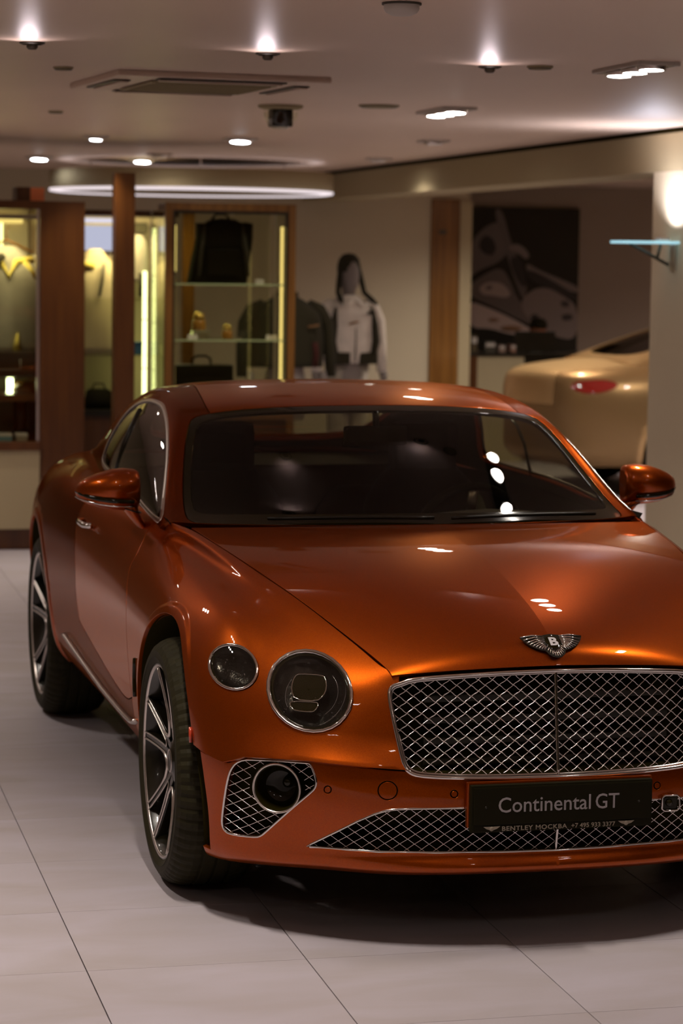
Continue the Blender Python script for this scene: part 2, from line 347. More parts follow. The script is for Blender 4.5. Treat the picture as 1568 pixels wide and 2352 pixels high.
# outlines of panels, lamps and openings in the (u, v) coordinates of the surfaces
CV = {
 'grille': [(0.427, 11.153), (0.895, 11.14), (1.29, 11.009), (1.617, 10.789), (1.899, 10.486), (2.017, 10.283), (2.071, 9.965), (2.071, 9.565), (2.04, 9.012), (1.982, 8.24), (1.928, 7.564), (1.865, 6.84), (1.826, 6.422), (1.779, 6.193), (1.714, 6.052), (1.618, 5.968), (1.392, 5.917), (0.928, 5.874), (0.457, 5.859)],
 'lower': [(0.03, 4.604), (1.005, 4.658), (1.648, 4.603), (1.866, 4.565), (2.04, 4.496), (2.221, 4.346), (2.486, 4.044), (2.833, 3.602), (3.21, 3.131), (3.331, 2.958), (3.275, 2.942), (2.605, 2.973), (2.114, 2.979), (1.315, 3.024), (0.57, 3.027), (0.015, 3.012)],
 'fog': [(4.632, 5.811), (4.349, 5.909), (3.833, 6.042), (3.437, 6.122), (3.345, 6.127), (3.311, 5.989), (3.242, 5.636), (3.212, 5.367), (3.221, 5.167), (3.269, 4.982), (3.549, 4.399), (3.87, 3.796), (4.136, 3.332), (4.229, 3.186), (4.325, 3.116), (4.627, 3.084), (4.964, 3.085), (5.112, 3.141), (5.199, 3.298), (5.205, 3.524), (5.125, 4.116), (5.042, 4.763), (4.972, 5.185), (4.906, 5.413), (4.812, 5.619)],
 'lampA': [(2.785, 8.061), (2.879, 7.784), (3.004, 7.57), (3.151, 7.417), (3.315, 7.325), (3.489, 7.295), (3.666, 7.324), (3.839, 7.407), (4.002, 7.536), (4.146, 7.704), (4.266, 7.907), (4.356, 8.142), (4.412, 8.404), (4.432, 8.691), (4.42, 9.0), (4.377, 9.323), (4.306, 9.639), (4.203, 9.925), (4.069, 10.162), (3.906, 10.338), (3.719, 10.442), (3.515, 10.456), (3.3, 10.363), (3.087, 10.143), (2.9, 9.775), (2.773, 9.295), (2.72, 8.819), (2.729, 8.406)],
 'lampB': [(4.669, 8.276), (4.706, 8.131), (4.771, 7.997), (4.861, 7.882), (4.973, 7.789), (5.103, 7.72), (5.245, 7.677), (5.394, 7.658), (5.543, 7.663), (5.684, 7.69), (5.808, 7.738), (5.909, 7.806), (5.979, 7.894), (6.014, 8.001), (6.011, 8.122), (5.97, 8.254), (5.894, 8.39), (5.787, 8.525), (5.658, 8.651), (5.513, 8.76), (5.362, 8.844), (5.211, 8.895), (5.068, 8.906), (4.938, 8.876), (4.829, 8.806), (4.744, 8.702), (4.688, 8.572), (4.663, 8.427)],
 'bumpL': [(6.302, 5.419), (5.951, 5.535), (5.56, 5.574), (5.231, 5.557), (5.042, 5.561), (4.783, 5.738), (4.538, 5.941), (3.918, 6.113), (3.325, 6.226), (2.841, 6.222), (2.341, 6.195), (1.998, 6.161), (1.825, 6.152)],
 'tow': [(1.905, 5.286), (1.91, 5.156), (1.932, 5.042), (1.968, 4.957), (2.014, 4.909), (2.065, 4.902), (2.114, 4.936), (2.155, 5.01), (2.184, 5.115), (2.197, 5.242), (2.192, 5.374), (2.169, 5.496), (2.131, 5.59), (2.084, 5.645), (2.033, 5.653), (1.984, 5.613), (1.944, 5.53), (1.916, 5.416)],
 'sen1': [(2.959, 5.122), (2.964, 5.05), (2.984, 4.995), (3.013, 4.971), (3.043, 4.982), (3.066, 5.028), (3.076, 5.095), (3.071, 5.167), (3.051, 5.224), (3.022, 5.25), (2.992, 5.238), (2.969, 5.191)],
 'sen2': [(1.08, 5.197), (1.085, 5.126), (1.1, 5.075), (1.121, 5.057), (1.143, 5.075), (1.159, 5.126), (1.165, 5.197), (1.159, 5.268), (1.143, 5.322), (1.122, 5.341), (1.101, 5.322), (1.085, 5.269)],
 'doorF': [(11.142, 9.455), (11.102, 8.595), (11.069, 8.184), (11.082, 7.722), (10.888, 7.087), (10.711, 6.517), (10.538, 5.332), (10.449, 4.506), (10.368, 3.866)],
 'doorR': [(13.242, 7.427), (13.179, 7.082), (13.106, 6.351), (13.061, 5.637), (12.977, 5.002), (12.778, 4.688)],
 'hook': [(13.705, 3.784), (12.765, 3.006), (12.089, 2.446), (10.784, 2.378), (10.15, 2.633)],
 'ws': [(0.06, 4.755), (0.363, 4.724), (0.81, 4.724), (1.533, 4.721), (2.069, 4.73), (2.742, 4.728), (3.191, 4.734), (3.615, 4.74), (3.822, 4.793), (3.977, 4.908), (4.126, 5.369), (4.102, 6.121), (4.099, 7.065), (4.091, 7.678)],
 'pillcut': [(0.839, 2.983), (0.834, 3.505), (0.886, 4.123), (0.97, 4.644), (1.013, 4.871)],
 'dlo': [(0.526, 2.61), (0.813, 2.918), (1.425, 3.083), (2.058, 3.166), (2.603, 3.2), (3.273, 3.158), (3.901, 3.128), (4.511, 3.146), (5.017, 3.163), (5.46, 3.081), (5.967, 2.983), (6.377, 2.845), (6.589, 2.651), (6.715, 2.375), (6.88, 1.748), (6.999, 1.309), (7.005, 0.813)],
 'seam': [(4.176, 5.372), (4.418, 5.339), (4.75, 5.316), (5.089, 5.325), (5.443, 5.385), (5.7, 5.45)],
 'crease': [(5.044, 9.182), (5.509, 9.333), (6.093, 9.402), (7.07, 9.274), (7.902, 9.27), (8.656, 9.342), (9.349, 9.272), (10.455, 9.343), (11.494, 9.622)],
 'marker': [(6.313, 5.749)],
 'foglamp': [(3.89, 4.935)],
 'div': [(5.971, 2.474), (5.849, 1.841), (5.865, 1.358)],
 'doorB': [(10.368, 3.866), (10.853, 3.394), (11.509, 3.596), (12.116, 4.059), (12.712, 4.577), (12.882, 4.765)],
 'vent': [(9.786, 5.469), (9.848, 4.357)],
}
# ------------------------------------------------------------------ cutting a surface into panels
def chaikin(P, closed, it=2):
    P = [np.array(p, float) for p in P]
    for _ in range(it):
        Q = []; n = len(P)
        for i in range(n if closed else n-1):
            a, b = P[i], P[(i+1) % n]; Q += [a*.75+b*.25, a*.25+b*.75]
        if not closed: Q = [P[0]]+Q+[P[-1]]
        P = Q
    return P
class Dom:
    """maps (u,v) to near-metric plane coordinates and back"""
    def __init__(s, S):
        P = S.P
        du = np.linalg.norm(np.diff(P, axis=0), axis=2); dv = np.linalg.norm(np.diff(P, axis=1), axis=2)
        s.U = np.r_[0, np.cumsum(du.mean(1))]; s.V = np.r_[0, np.cumsum(np.maximum(dv.mean(0), .02))]
        s.iu = np.arange(len(s.U)); s.iv = np.arange(len(s.V))
    def f(s, u, v): return np.interp(u, s.iu, s.U), np.interp(v, s.iv, s.V)
    def g(s, a, b): return np.interp(a, s.U, s.iu), np.interp(b, s.V, s.iv)
def cut(S, curves, seeds, step=0.022, disp={}, ridges=()):
    """curves: [(points_uv, closed)], seeds {name:(u,v)} -> {name:(verts, faces, normals, boundary edges)} for the x>=0 half"""
    D = Dom(S); A, B = D.U[-1], D.V[-1]
    na, nb = int(A/step)+1, int(B/step)+1
    ga, gb = np.linspace(0, A, na), np.linspace(0, B, nb)
    vs = []; ed = []; cpts = []
    for P, closed in list(curves)+[(r, False) for r in ridges]:
        Q = []
        n = len(P)
        for i in range(n if closed else n-1):
            a = np.array(D.f(*P[i])); b = np.array(D.f(*P[(i+1) % n])); k = max(1, int(np.linalg.norm(b-a)/(step*.5)))
            for t in range(k): Q.append(a+(b-a)*t/k)
        if not closed: Q.append(np.array(D.f(*P[-1])))
        k0 = len(vs); vs += [Vector((q[0], q[1])) for q in Q]; cpts += Q
        ed += [(k0+i, k0+i+1) for i in range(len(Q)-1)]+([(len(vs)-1, k0)] if closed else [])
    cp = np.array(cpts) if cpts else np.zeros((0, 2))
    GA, GB = np.meshgrid(ga, gb, indexing='ij'); G = np.c_[GA.ravel(), GB.ravel()]
    edge = (G[:, 0] < 1e-9) | (G[:, 0] > A-1e-9) | (G[:, 1] < 1e-9) | (G[:, 1] > B-1e-9)
    if len(cp):
        md = np.full(len(G), 9.)
        for i in range(0, len(cp), 200):
            md = np.minimum(md, np.sqrt(((G[:, None]-cp[None, i:i+200])**2).sum(2)).min(1))
        keep = (md > step*.45) | (edge & (md > 1e-5))
        G = G[keep]
    vs += [Vector((float(p[0]), float(p[1]))) for p in G]
    V, E, F, ov, oe, of = geometry.delaunay_2d_cdt(vs, ed, [], 0, 1e-6)
    con = set()
    for e, o in zip(E, oe):
        if len(o): con.add((min(e), max(e)))
    em = {}
    for fi, f in enumerate(F):
        for k in range(3):
            e = (f[k], f[(k+1) % 3]); em.setdefault((min(e), max(e)), []).append(fi)
    lab = [-1]*len(F); n = 0; adj = [[] for _ in F]
    for e, fs in em.items():
        if len(fs) == 2 and e not in con: adj[fs[0]].append(fs[1]); adj[fs[1]].append(fs[0])
    for i in range(len(F)):
        if lab[i] < 0:
            st = [i]; lab[i] = n
            while st:
                q = st.pop()
                for r in adj[q]:
                    if lab[r] < 0: lab[r] = n; st.append(r)
            n += 1
    XY = np.array([(v.x, v.y) for v in V]); FF = np.array([list(f) for f in F])
    u, v = D.g(XY[:, 0], XY[:, 1]); P3 = S(u, v); N3 = S.nrm(u, v)
    cen = XY[FF].mean(1); out = {}
    ctr = np.array([0, 1.4, .55]); sgn = np.sign((N3*(P3-ctr)).sum(1).sum()); N3 = N3*sgn
    lab = np.array(lab); used = {}
    for nm, sd in seeds.items():
        # the triangle that holds the seed
        p = np.array(D.f(*sd)); a, b, c = XY[FF[:, 0]], XY[FF[:, 1]], XY[FF[:, 2]]
        def cr2(o, q, r): return (q[:, 0]-o[:, 0])*(r[1]-o[:, 1])-(q[:, 1]-o[:, 1])*(r[0]-o[:, 0])
        s1, s2, s3 = cr2(a, b, p), cr2(b, c, p), cr2(c, a, p)
        ins = ((s1 >= 0) & (s2 >= 0) & (s3 >= 0)) | ((s1 <= 0) & (s2 <= 0) & (s3 <= 0))
        fi = np.where(ins)[0]
        if len(fi) == 0: print('no seed', nm); continue
        L = lab[fi[0]]; fs = FF[lab == L]
        if L in used: print('regions share', nm, used[L])
        used[L] = nm
        ids, inv = np.unique(fs, return_inverse=True); fs = inv.reshape(-1, 3)
        vv = P3[ids]; nn = N3[ids]
        if nm in disp:
            f = disp[nm]; uu, vw = u[ids], v[ids]
            def sd(a, b): return S(a, b)+sgn*S.nrm(a, b)*f(a, b)[:, None]
            vv = sd(uu, vw); e = 4e-3; U1, V1 = S.nu-1, S.nv-1
            tu = sd(np.minimum(uu+e, U1), vw)-sd(np.maximum(uu-e, 0), vw); tv = sd(uu, np.minimum(vw+e, V1))-sd(uu, np.maximum(vw-e, 0))
            n2 = np.cross(tu, tv); n2 /= np.maximum(np.linalg.norm(n2, axis=1), 1e-12)[:, None]; nn = n2*np.sign((n2*nn).sum(1))[:, None]
        ar = np.cross(vv[fs[:, 1]]-vv[fs[:, 0]], vv[fs[:, 2]]-vv[fs[:, 0]]); fn = nn[fs].mean(1)
        fl = (ar*fn).sum(1) < 0; fs[fl] = fs[fl][:, ::-1]
        fs = fs[np.linalg.norm(ar, axis=1) > 1e-12]
        cnt = {}
        for f in fs:
            for k in range(3):
                a_, b_ = int(f[k]), int(f[(k+1) % 3]); key = (min(a_, b_), max(a_, b_)); cnt[key] = None if key in cnt else (a_, b_)
        out[nm] = (vv, fs, nn, [e for e in cnt.values() if e])
    return out
def panel_data(reg, gap=0.0035, depth=0.014, offset=0.0, flange=True):
    """adds the turned-in edges; returns verts, faces, normals"""
    vv, fs, nn, be = reg; vv = vv.copy()-nn*offset; nn = nn.copy()
    if not flange: return vv, [tuple(map(int, f)) for f in fs], nn
    be = [e for e in be if not (abs(vv[e[0]][0]) < 1e-4 and abs(vv[e[1]][0]) < 1e-4)]
    dirs = {}
    for a, b in be:
        t = vv[b]-vv[a]; d = np.cross(nn[a], t); L = np.linalg.norm(d)
        if L < 1e-9: continue
        d /= L; dirs[a] = dirs.get(a, 0)+d; dirs[b] = dirs.get(b, 0)+d
    ids = list(dirs); D = {i: dirs[i]/max(np.linalg.norm(dirs[i]), 1e-9) for i in ids}
    r = 0.0012; V = [p for p in vv]; N = [p for p in nn]; m1 = {}; m2 = {}
    for i in ids:
        d = D[i].copy()
        if abs(vv[i][0]) < 1e-4: d[0] = 0
        V[i] = vv[i]+d*(gap/2+r)
        m1[i] = len(V); V.append(V[i]-d*r-nn[i]*r); N.append(-d)
        m2[i] = len(V); V.append(V[i]-d*r-nn[i]*depth); N.append(-d)
    F = [tuple(map(int, f)) for f in fs]
    for a, b in be:
        if a in D and b in D:
            F.append((a, m1[a], m1[b], b)); F.append((m1[a], m2[a], m2[b], m1[b]))
    return np.array(V), F, np.array(N)
def to_mesh(name, V, F, N, m):
    me = bpy.data.meshes.new(name); me.from_pydata([tuple(map(float, p)) for p in V], [], F)
    me.polygons.foreach_set('use_smooth', [True]*len(me.polygons)); me.materials.append(m); me.update()
    L = np.linalg.norm(N, axis=1); N = N/np.maximum(L, 1e-9)[:, None]
    me.normals_split_custom_set_from_vertices([tuple(map(float, p)) for p in N])
    return me
def mirror(V, F, N):
    return V*[-1, 1, 1], [tuple(reversed(f)) for f in F], N*[-1, 1, 1]
def panel(name, reg, m, parent, label=None, joined=None, **kw):
    """links a panel and its mirror image (one joined mesh when it crosses the centre line)"""
    V, F, N = panel_data(reg, **kw)
    cross = bool((np.abs(V[:, 0]) < 1e-4).sum() > 3) if joined is None else joined
    V2, F2, N2 = mirror(V, F, N); res = []
    if cross:
        k = len(V); me = to_mesh(name, np.r_[V, V2], F+[tuple(i+k for i in f) for f in F2], np.r_[N, N2], m)
        o = bpy.data.objects.new(name, me); C.objects.link(o); o.parent = parent; res = [o]
    else:
        for X in ((V2, F2, N2), (V, F, N)):
            o = bpy.data.objects.new(name, to_mesh(name, *X, m)); C.objects.link(o); o.parent = parent; res.append(o)
    if label:
        for o in res: o['label'] = label
    return res
def inverse(S, ax, tgt, ur, vr, it=14):
    """(u,v) with S(u,v)[ax] = tgt, vectorised"""
    U, V = np.meshgrid(np.linspace(*ur, 40), np.linspace(*vr, 40), indexing='ij'); U = U.ravel(); V = V.ravel(); P = S(U, V)[:, ax]
    T = np.array(tgt, float); d = ((T[:, None]-P[None])**2).sum(2); k = d.argmin(1); u = U[k].copy(); v = V[k].copy(); e = 1e-3
    for _ in range(it):
        f = S(u, v)[:, ax]-T; a = (S(u+e, v)[:, ax]-S(u-e, v)[:, ax])/(2*e); b = (S(u, v+e)[:, ax]-S(u, v-e)[:, ax])/(2*e)
        det = a[:, 0]*b[:, 1]-a[:, 1]*b[:, 0]; det = np.where(np.abs(det) < 1e-9, 1e-9, det)
        du = -(f[:, 0]*b[:, 1]-f[:, 1]*b[:, 0])/det; dv = -(a[:, 0]*f[:, 1]-a[:, 1]*f[:, 0])/det
        u = np.clip(u+np.clip(du, -.3, .3), *ur); v = np.clip(v+np.clip(dv, -.3, .3), *vr)
    return u, v
def arch(yc, R, ur, zc=0.375, split=False):
    """wheel opening as a curve from the lower edge, over the wheel and back to the lower edge"""
    a = np.linspace(math.radians(-28), math.radians(208), 60)
    T = np.c_[yc+R*np.cos(a), zc+R*np.sin(a)]
    u, v = inverse(skirt, [1, 2], T, ur, (0, 11)); ok = (np.hypot(*(skirt(u, v)[:, [1, 2]]-T).T) < .004)
    u, v = u[ok], v[ok]
    if split: return [[(float(a_), float(b_)) for a_, b_ in zip(u, v) if b_ > .15]]
    pts = [(u[0]+(u[0]-u[1])*.0, 0.0)]+list(zip(u, v))+[(u[-1], 0.0)]
    return [(float(a_), float(b_)) for a_, b_ in pts]
def S3(S, P, off=0.0):
    P = np.array(P); p = S(P[:, 0], P[:, 1])
    if off:
        n = S.nrm(P[:, 0], P[:, 1]); ctr = np.array([0, 1.4, .55]); n = n*np.sign((n*(p-ctr)).sum(1).sum()); p = p+n*off
    return p
# ------------------------------------------------------------------ the grand tourer
def rail(P, r, flat, parent, name, m, closed, seg=8):
    """chrome moulding along a 3-D line, on both sides of the car"""
    for sx in (-1, 1):
        MB().tube([(sx*abs(p[0]), p[1], p[2]) for p in P], r, seg, closed, flat).build(name, m, parent)
def strip_on(S, P, wr, hr, parent, name, m, off=0.0):
    """flat moulding lying on a surface: half width wr, half height hr, closed, on both sides"""
    P = np.array(P); c = S3(S, P, off); n = S.nrm(P[:, 0], P[:, 1]); ctr = np.array([0, 1.4, .55]); n = n*np.sign((n*(c-ctr)).sum(1).sum())
    t = np.roll(c, -1, 0)-np.roll(c, 1, 0); t /= np.maximum(np.linalg.norm(t, axis=1), 1e-9)[:, None]; w = np.cross(t, n); w /= np.maximum(np.linalg.norm(w, axis=1), 1e-9)[:, None]
    G = []
    for i in range(len(c)): G.append([c[i]+w[i]*wr*math.cos(a)+n[i]*hr*math.sin(a) for a in np.linspace(0, 2*PI, 10, endpoint=False)])
    for sx in (-1, 1): MB().grid([[(sx*p[0], p[1], p[2]) for p in r] for r in G], closed_u=True, closed_v=True).build(name, m, parent)
def inside(pt, poly):
    x, y = pt; c = False; n = len(poly)
    for i in range(n):
        x1, y1 = poly[i]; x2, y2 = poly[i-1]
        if (y1 > y) != (y2 > y) and x < (x2-x1)*(y-y1)/(y2-y1)+x1: c = not c
    return c
def wires(parent, polys, px, pz, r, wave, depth, name, label=None, knob=0.0):
    """woven diamond mesh clipped to polygons given in front view (x, z); follows the curve of the nose"""
    mb = MB(); L = math.hypot(px/2, pz/2); ux, uz = px/2/L, pz/2/L
    for poly in polys:
        xs = [p[0] for p in poly]; zs = [p[1] for p in poly]; x0, x1, z0, z1 = min(xs), max(xs), min(zs), max(zs)
        runs = []
        for fam in (1, -1):
            # lines z = fam*(pz/px)*x + c*pz
            s = pz/px
            c0 = math.floor((z0-max(fam*s*x0, fam*s*x1))/pz)-1; c1 = math.ceil((z1-min(fam*s*x0, fam*s*x1))/pz)+1
            for c in range(c0, c1+1):
                n = int((x1-x0)/ux/(L/7))+2; cur = []
                for i in range(n+1):
                    x = x0+(x1-x0)*i/n; z = fam*s*x+c*pz
                    if inside((x, z), poly): cur.append((x, z, fam))
                    else:
                        if len(cur) > 2: runs.append(cur)
                        cur = []
                if len(cur) > 2: runs.append(cur)
        allp = [(abs(p[0]), p[1]) for rn in runs for p in rn]
        if not allp: continue
        u, v = inverse(skirt, [0, 2], allp, (0, 7.5), (0, 12)); Y_ = skirt(u, v)[:, 1]; k = 0
        for rn in runs:
            pts = []
            for (x, z, fam) in rn:
                t = x/(px/2)*PI
                w = wave*math.cos(t+(0 if fam > 0 else PI)); kk = knob*math.sin(2*t)
                pts.append((x-fam*kk*uz, Y_[k]+depth+w, z+kk*ux)); k += 1
            mb.tube(pts, r, 5)
    o = mb.build(name, M_WIRE, parent, kind='stuff')
    if label: o['label'] = label
    return o

def make_car():
    car = empty('grand_tourer_car')
    # ---- panels of the lower body
    gr = [(0.0, 5.86)]+list(reversed(CV['grille']))[0:]    # bottom centre -> corner -> top
    top = [p for p in CV['grille']]
    grille = [(0.0, 11.98), (1.0, 11.98), (1.72, 11.98), (1.93, 11.2)]+[p for p in CV['grille'][4:]]+[(0.0, 5.85)]
    lower = [(0.0, 4.60)]+CV['lower'][1:-1]+[(0.0, 3.01)]
    arF = arch(0.0, 0.445, (5.0, 10.9)); arR = arch(2.851, 0.445, (13.2, 17.5))
    fog = [tuple(p) for p in chaikin(CV['fog'], True, 1)]
    curves = [(grille, False), (lower, False), (fog, True), (CV['lampA'], True), (CV['lampB'], True),
              (CV['tow'], True), (CV['sen1'], True), (CV['sen2'], True), (arF, False), (arR, False)]
    bl = list(CV['bumpL']); bl[0] = (6.9, 5.3); bl[-1] = (1.55, 6.12)
    curves.append((bl, False))
    dF = [(11.156, 12.0)]+[(11.13, 10.6)]+CV['doorF'][:-1]+[(10.368, 3.866)]
    curves.append((chaikin(dF, False, 2), False))
    curves.append(([(10.368, 3.866), (10.33, 0.0)], False))
    dR = [(13.30, 12.0), (13.26, 9.0)]+CV['doorR'][:-1]+[(12.95, 4.80)]
    curves.append((chaikin(dR, False, 2), False))
    curves.append((chaikin([(10.368, 3.866)]+CV['doorB'][1:-1]+[(12.95, 4.80)], False, 2), False))
    curves.append(([(15.7, 6.4), (17.5, 6.3), (18.4, 6.3), (20, 6.3)], False))
    curves.append(([(18.35, 12.0), (18.35, 10.5), (18.45, 8.0), (18.5, 6.3)], False))
    tl = [(17.25+0.62*math.cos(a), 8.1+0.85*math.sin(a)) for a in np.linspace(0, 2*PI, 28, endpoint=False)]
    curves.append((tl, True))
    seeds = {'front_bumper': (2.75, 4.9), 'front_wing': (7.5, 9.5), 'door': (12, 7), 'rear_quarter': (14.5, 10),
             'tow_cover': (2.05, 5.28), 'sensor_a': (3.02, 5.11), 'sensor_b': (1.122, 5.2), 'rear_bumper': (19, 4), 'tail_panel': (19.3, 9), 'tail_lamp': (17.25, 8.1)}
    bu = np.array([1.8, 2.34, 2.84, 3.33, 3.92, 4.54, 4.78, 5.04, 5.23, 5.56, 5.95, 6.3, 7]); bv = np.array([6.15, 6.195, 6.222, 6.226, 6.11, 5.94, 5.74, 5.56, 5.557, 5.57, 5.53, 5.42, 5.3])
    cu_, cvv = np.array([4.6, 5.04, 5.51, 6.09, 7.07, 7.9, 8.66, 9.35, 10.45, 11.5, 13.2]), np.array([9.1, 9.18, 9.30, 9.34, 9.28, 9.27, 9.30, 9.30, 9.36, 9.55, 9.5])
    def f_crease(u, v):
        A = np.interp(u, [4.8, 5.6, 9.5, 11.5, 12.9], [0, .0065, .0075, .004, 0]); t = v-np.interp(u, cu_, cvv)
        r = A*np.exp(-np.abs(t)/.42)                                      # the sharp power line
        r -= A*.9*np.exp(-((t-1.15)/.55)**2)                               # hollow above it
        r += np.interp(u, [3.5, 5, 9.5, 10.5], [0, .004, .004, 0])*np.exp(-((v-11.45)/.42)**2)   # rounded shoulder along the bonnet
        return r
    def f_arch(u, v):
        p = skirt(u, v); r = np.full(len(p), 9.)
        for yc in (0.0, 2.851): r = np.minimum(r, np.abs(np.hypot(p[:, 1]-yc, p[:, 2]-.375)-.445))
        k = np.clip((.040-r)/.020, 0, 1); return .006*k*k*(3-2*k)*np.interp(u, [6.4, 7.0], [0, 1])*np.where(v < 11, 1, 0)
    def f_bumper(u, v):
        t = v-2.15; A = np.interp(u, [0, 4.0, 4.8, 5.3], [.007, .009, .004, 0]); return A*np.exp(-np.abs(t)/.40)
    def f_door(u, v): return f_crease(u, v)
    def f_wing(u, v):
        t = np.maximum(v-np.interp(u, bu, bv), 0); A = np.interp(u, [1.7, 2.2, 3.0, 4.7, 5.3, 6.1], [.011, .018, .024, .023, .012, 0])
        q = np.clip(1-t/1.3, 0, 1); return A*q*q*(1.4-.4*q)/1.0*np.where(v > 5, 1, 0)+f_crease(u, v)+f_arch(u, v)
    R = cut(skirt, curves, seeds, disp={'front_wing': f_wing, 'door': f_crease, 'front_bumper': f_bumper, 'rear_quarter': f_arch}, ridges=sum([arch(yc_, .445+q_, ur_, split=True) for yc_, ur_ in ((0.0, (5.0, 10.9)), (2.851, (13.2, 17.5))) for q_ in (.020, .027, .033, .040)], [])+[[(a, 2.15) for a in np.linspace(0.02, 6.1, 90)]]+[[(a, float(np.interp(a, cu_, cvv))) for a in np.linspace(4.9, 12.85, 60)]])
    panel('front_bumper', R['front_bumper'], M_PAINT, car, depth=.02)
    panel('front_wing', R['front_wing'], M_PAINT, car, depth=.02)
    doors = panel('door', R['door'], M_PAINT, car)
    panel('rear_quarter', R['rear_quarter'], M_PAINT, car, depth=.02)
    panel('tow_eye_cover', R['tow_cover'], M_PAINT, car, gap=.002, depth=.004)
    for k in ('sensor_a', 'sensor_b'): panel('parking_sensor', R[k], M_PAINT, car, gap=.002, depth=.004)
    panel('rear_bumper', R['rear_bumper'], M_PAINT, car)
    panel('boot_face', R['tail_panel'], M_PAINT, car)
    panel('tail_lamp', R['tail_lamp'], M_REDLENS, car, label='oval red tail lamp')
    # ---- bonnet, boot lid
    Rh = cut(hood, [], {'bonnet': (5, 3)}); panel('bonnet', Rh['bonnet'], M_PAINT, car, joined=True, gap=.004)
    Rd = cut(deck, [], {'boot_lid': (2, 2)}); panel('boot_lid', Rd['boot_lid'], M_PAINT, car, joined=True)
    # ---- greenhouse
    ws = [(0.05, 8.0), (0.05, 6.5), (0.045, 5.2), (0.10, 4.86)]+[(0.363, 4.74), (0.81, 4.724), (1.533, 4.721), (2.069, 4.73), (2.742, 4.728), (3.191, 4.734), (3.615, 4.76), (3.86, 4.84), (4.0, 5.0), (4.09, 5.369), (4.102, 6.121), (4.099, 7.065), (4.095, 8.0)]
    band = [(0.62, 8.0), (0.60, 6.5), (0.58, 5.35), (0.70, 5.12), (0.95, 5.03), (2.0, 5.03), (3.3, 5.03), (3.62, 5.1), (3.78, 5.3), (3.84, 5.7), (3.85, 6.5), (3.85, 8.0)]
    dlo = [(a, b-.12) if a < 4.6 else (a, b-.06) for a, b in CV['dlo']]+[(6.97, .6), (6.75, .45), (6.0, .40), (4, .38), (2.4, .40), (1.5, .5), (1.0, .75), (0.6, 1.3), (0.42, 2.0)]
    dloC = [tuple(p) for p in chaikin(dlo, True, 2)]
    wsC = [tuple(p) for p in chaikin(ws, False, 2)]
    seam = [(4.08, 5.42)]+CV['seam'][1:]+[(6.5, 5.52), (7.2, 5.5), (7.7, 5.55), (8.1, 5.72)]
    rs = [(9.75, 8.0), (9.7, 6.6), (9.5, 5.9), (9.2, 5.65), (8.4, 5.5), (7.9, 5.5), (7.66, 5.7), (7.55, 6.3), (7.5, 8.0)]
    pc = [(0.86, 2.3), (0.834, 2.983), (0.84, 3.505), (0.886, 4.123), (0.97, 4.644), (1.0, 4.80)]
    dv = [(6.0, 3.2), (5.971, 2.474), (5.849, 1.841), (5.865, 1.358), (5.9, .3)]
    Rg = cut(house, [(wsC, False), (chaikin(band, False, 1), False), (dloC, True), (chaikin(seam, False, 2), False), (chaikin(rs, False, 1), False), (pc, False), (dv, False)],
             {'windscreen': (2, 7), 'ws_band': (0.3, 7), 'roof': (5.2, 7), 'side': (5, 4.2), 'door_glass': (3.5, 1.5), 'quarter_glass': (6.4, 1.5), 'rear_screen': (8.5, 7), 'base': (0.3, 3.8)})
    panel('windscreen', Rg['windscreen'], M_GLASS, car, flange=False, offset=.002)
    panel('windscreen_border', Rg['ws_band'], M_GLOSSB, car, gap=.002, depth=.006, offset=.001)
    panel('roof', Rg['roof'], M_PAINT, car)
    panel('side_pillar', Rg['side'], M_PAINT, car, label='orange windscreen pillar and roof rail')
    panel('pillar_base', Rg['base'], M_PAINT, car)
    panel('door_glass', Rg['door_glass'], M_SGLASS, car, flange=False, offset=.004)
    panel('quarter_glass', Rg['quarter_glass'], M_SGLASS, car, flange=False, offset=.004)
    panel('rear_screen', Rg['rear_screen'], M_SGLASS, car, flange=False, offset=.002)
    panel('headlining', Rg['roof'], M_LINING, car, flange=False, offset=.03)
    panel('pillar_lining', Rg['side'], M_LINING, car, flange=False, offset=.03)
    panel('rear_quarter_lining', Rg['base'], M_LINING, car, flange=False, offset=.03)
    strip_on(house, dloC, .0095, .003, car, 'window_surround', M_SATIN, -.001)
    dvp = S3(house, dv[1:], -.002); rail(dvp, .012, (.35, 1.0), car, 'window_divider', M_BLACK, False)
    # ---- grille, lower grilles
    pg = [tuple(p) for p in chaikin([(1.0, 11.25), (1.45, 11.15), (1.72, 10.95)]+[(q[0], q[1]) for q in CV['grille'][4:]], False, 1)]
    fr = S3(skirt, [(0.0, 11.45), (.5, 11.4)]+pg[0:]+[(0.0, 5.85)], 0.0)
    full = [tuple(p) for p in fr]+[(-p[0], p[1], p[2]) for p in reversed(fr[1:-1])]
    MB().tube([(x, y-.004, z) for x, y, z in full], .0062, 10, True).build('grille_surround', M_CHROME, car)
    MB().tube([(x*.984, y+.006, z+(.006 if z < .6 else -.008)) for x, y, z in full], .0035, 8, True).build('grille_inner_rim', M_CHROME, car)
    poly = [(p[0]*.985, p[2]+(.006 if p[2] < .6 else -.009)) for p in full]
    wires(car, [poly], .0395, .0305, .0017, .0014, .014, 'grille_mesh', 'bright woven diamond mesh in the main grille', knob=.0006)
    MB().tube([(0, p[1]+.002, p[2]) for p in S3(skirt, [(0, v) for v in np.linspace(5.9, 11.4, 24)])], .0045, 8).build('grille_centre_bar', M_CHROME, car)
    lo = S3(skirt, lower); lof = [tuple(p) for p in lo]+[(-p[0], p[1], p[2]) for p in reversed(lo[1:-1])]
    MB().tube([(x, y+.002, z) for x, y, z in lof], .0038, 8, True).build('lower_grille_surround', M_CHROME, car)
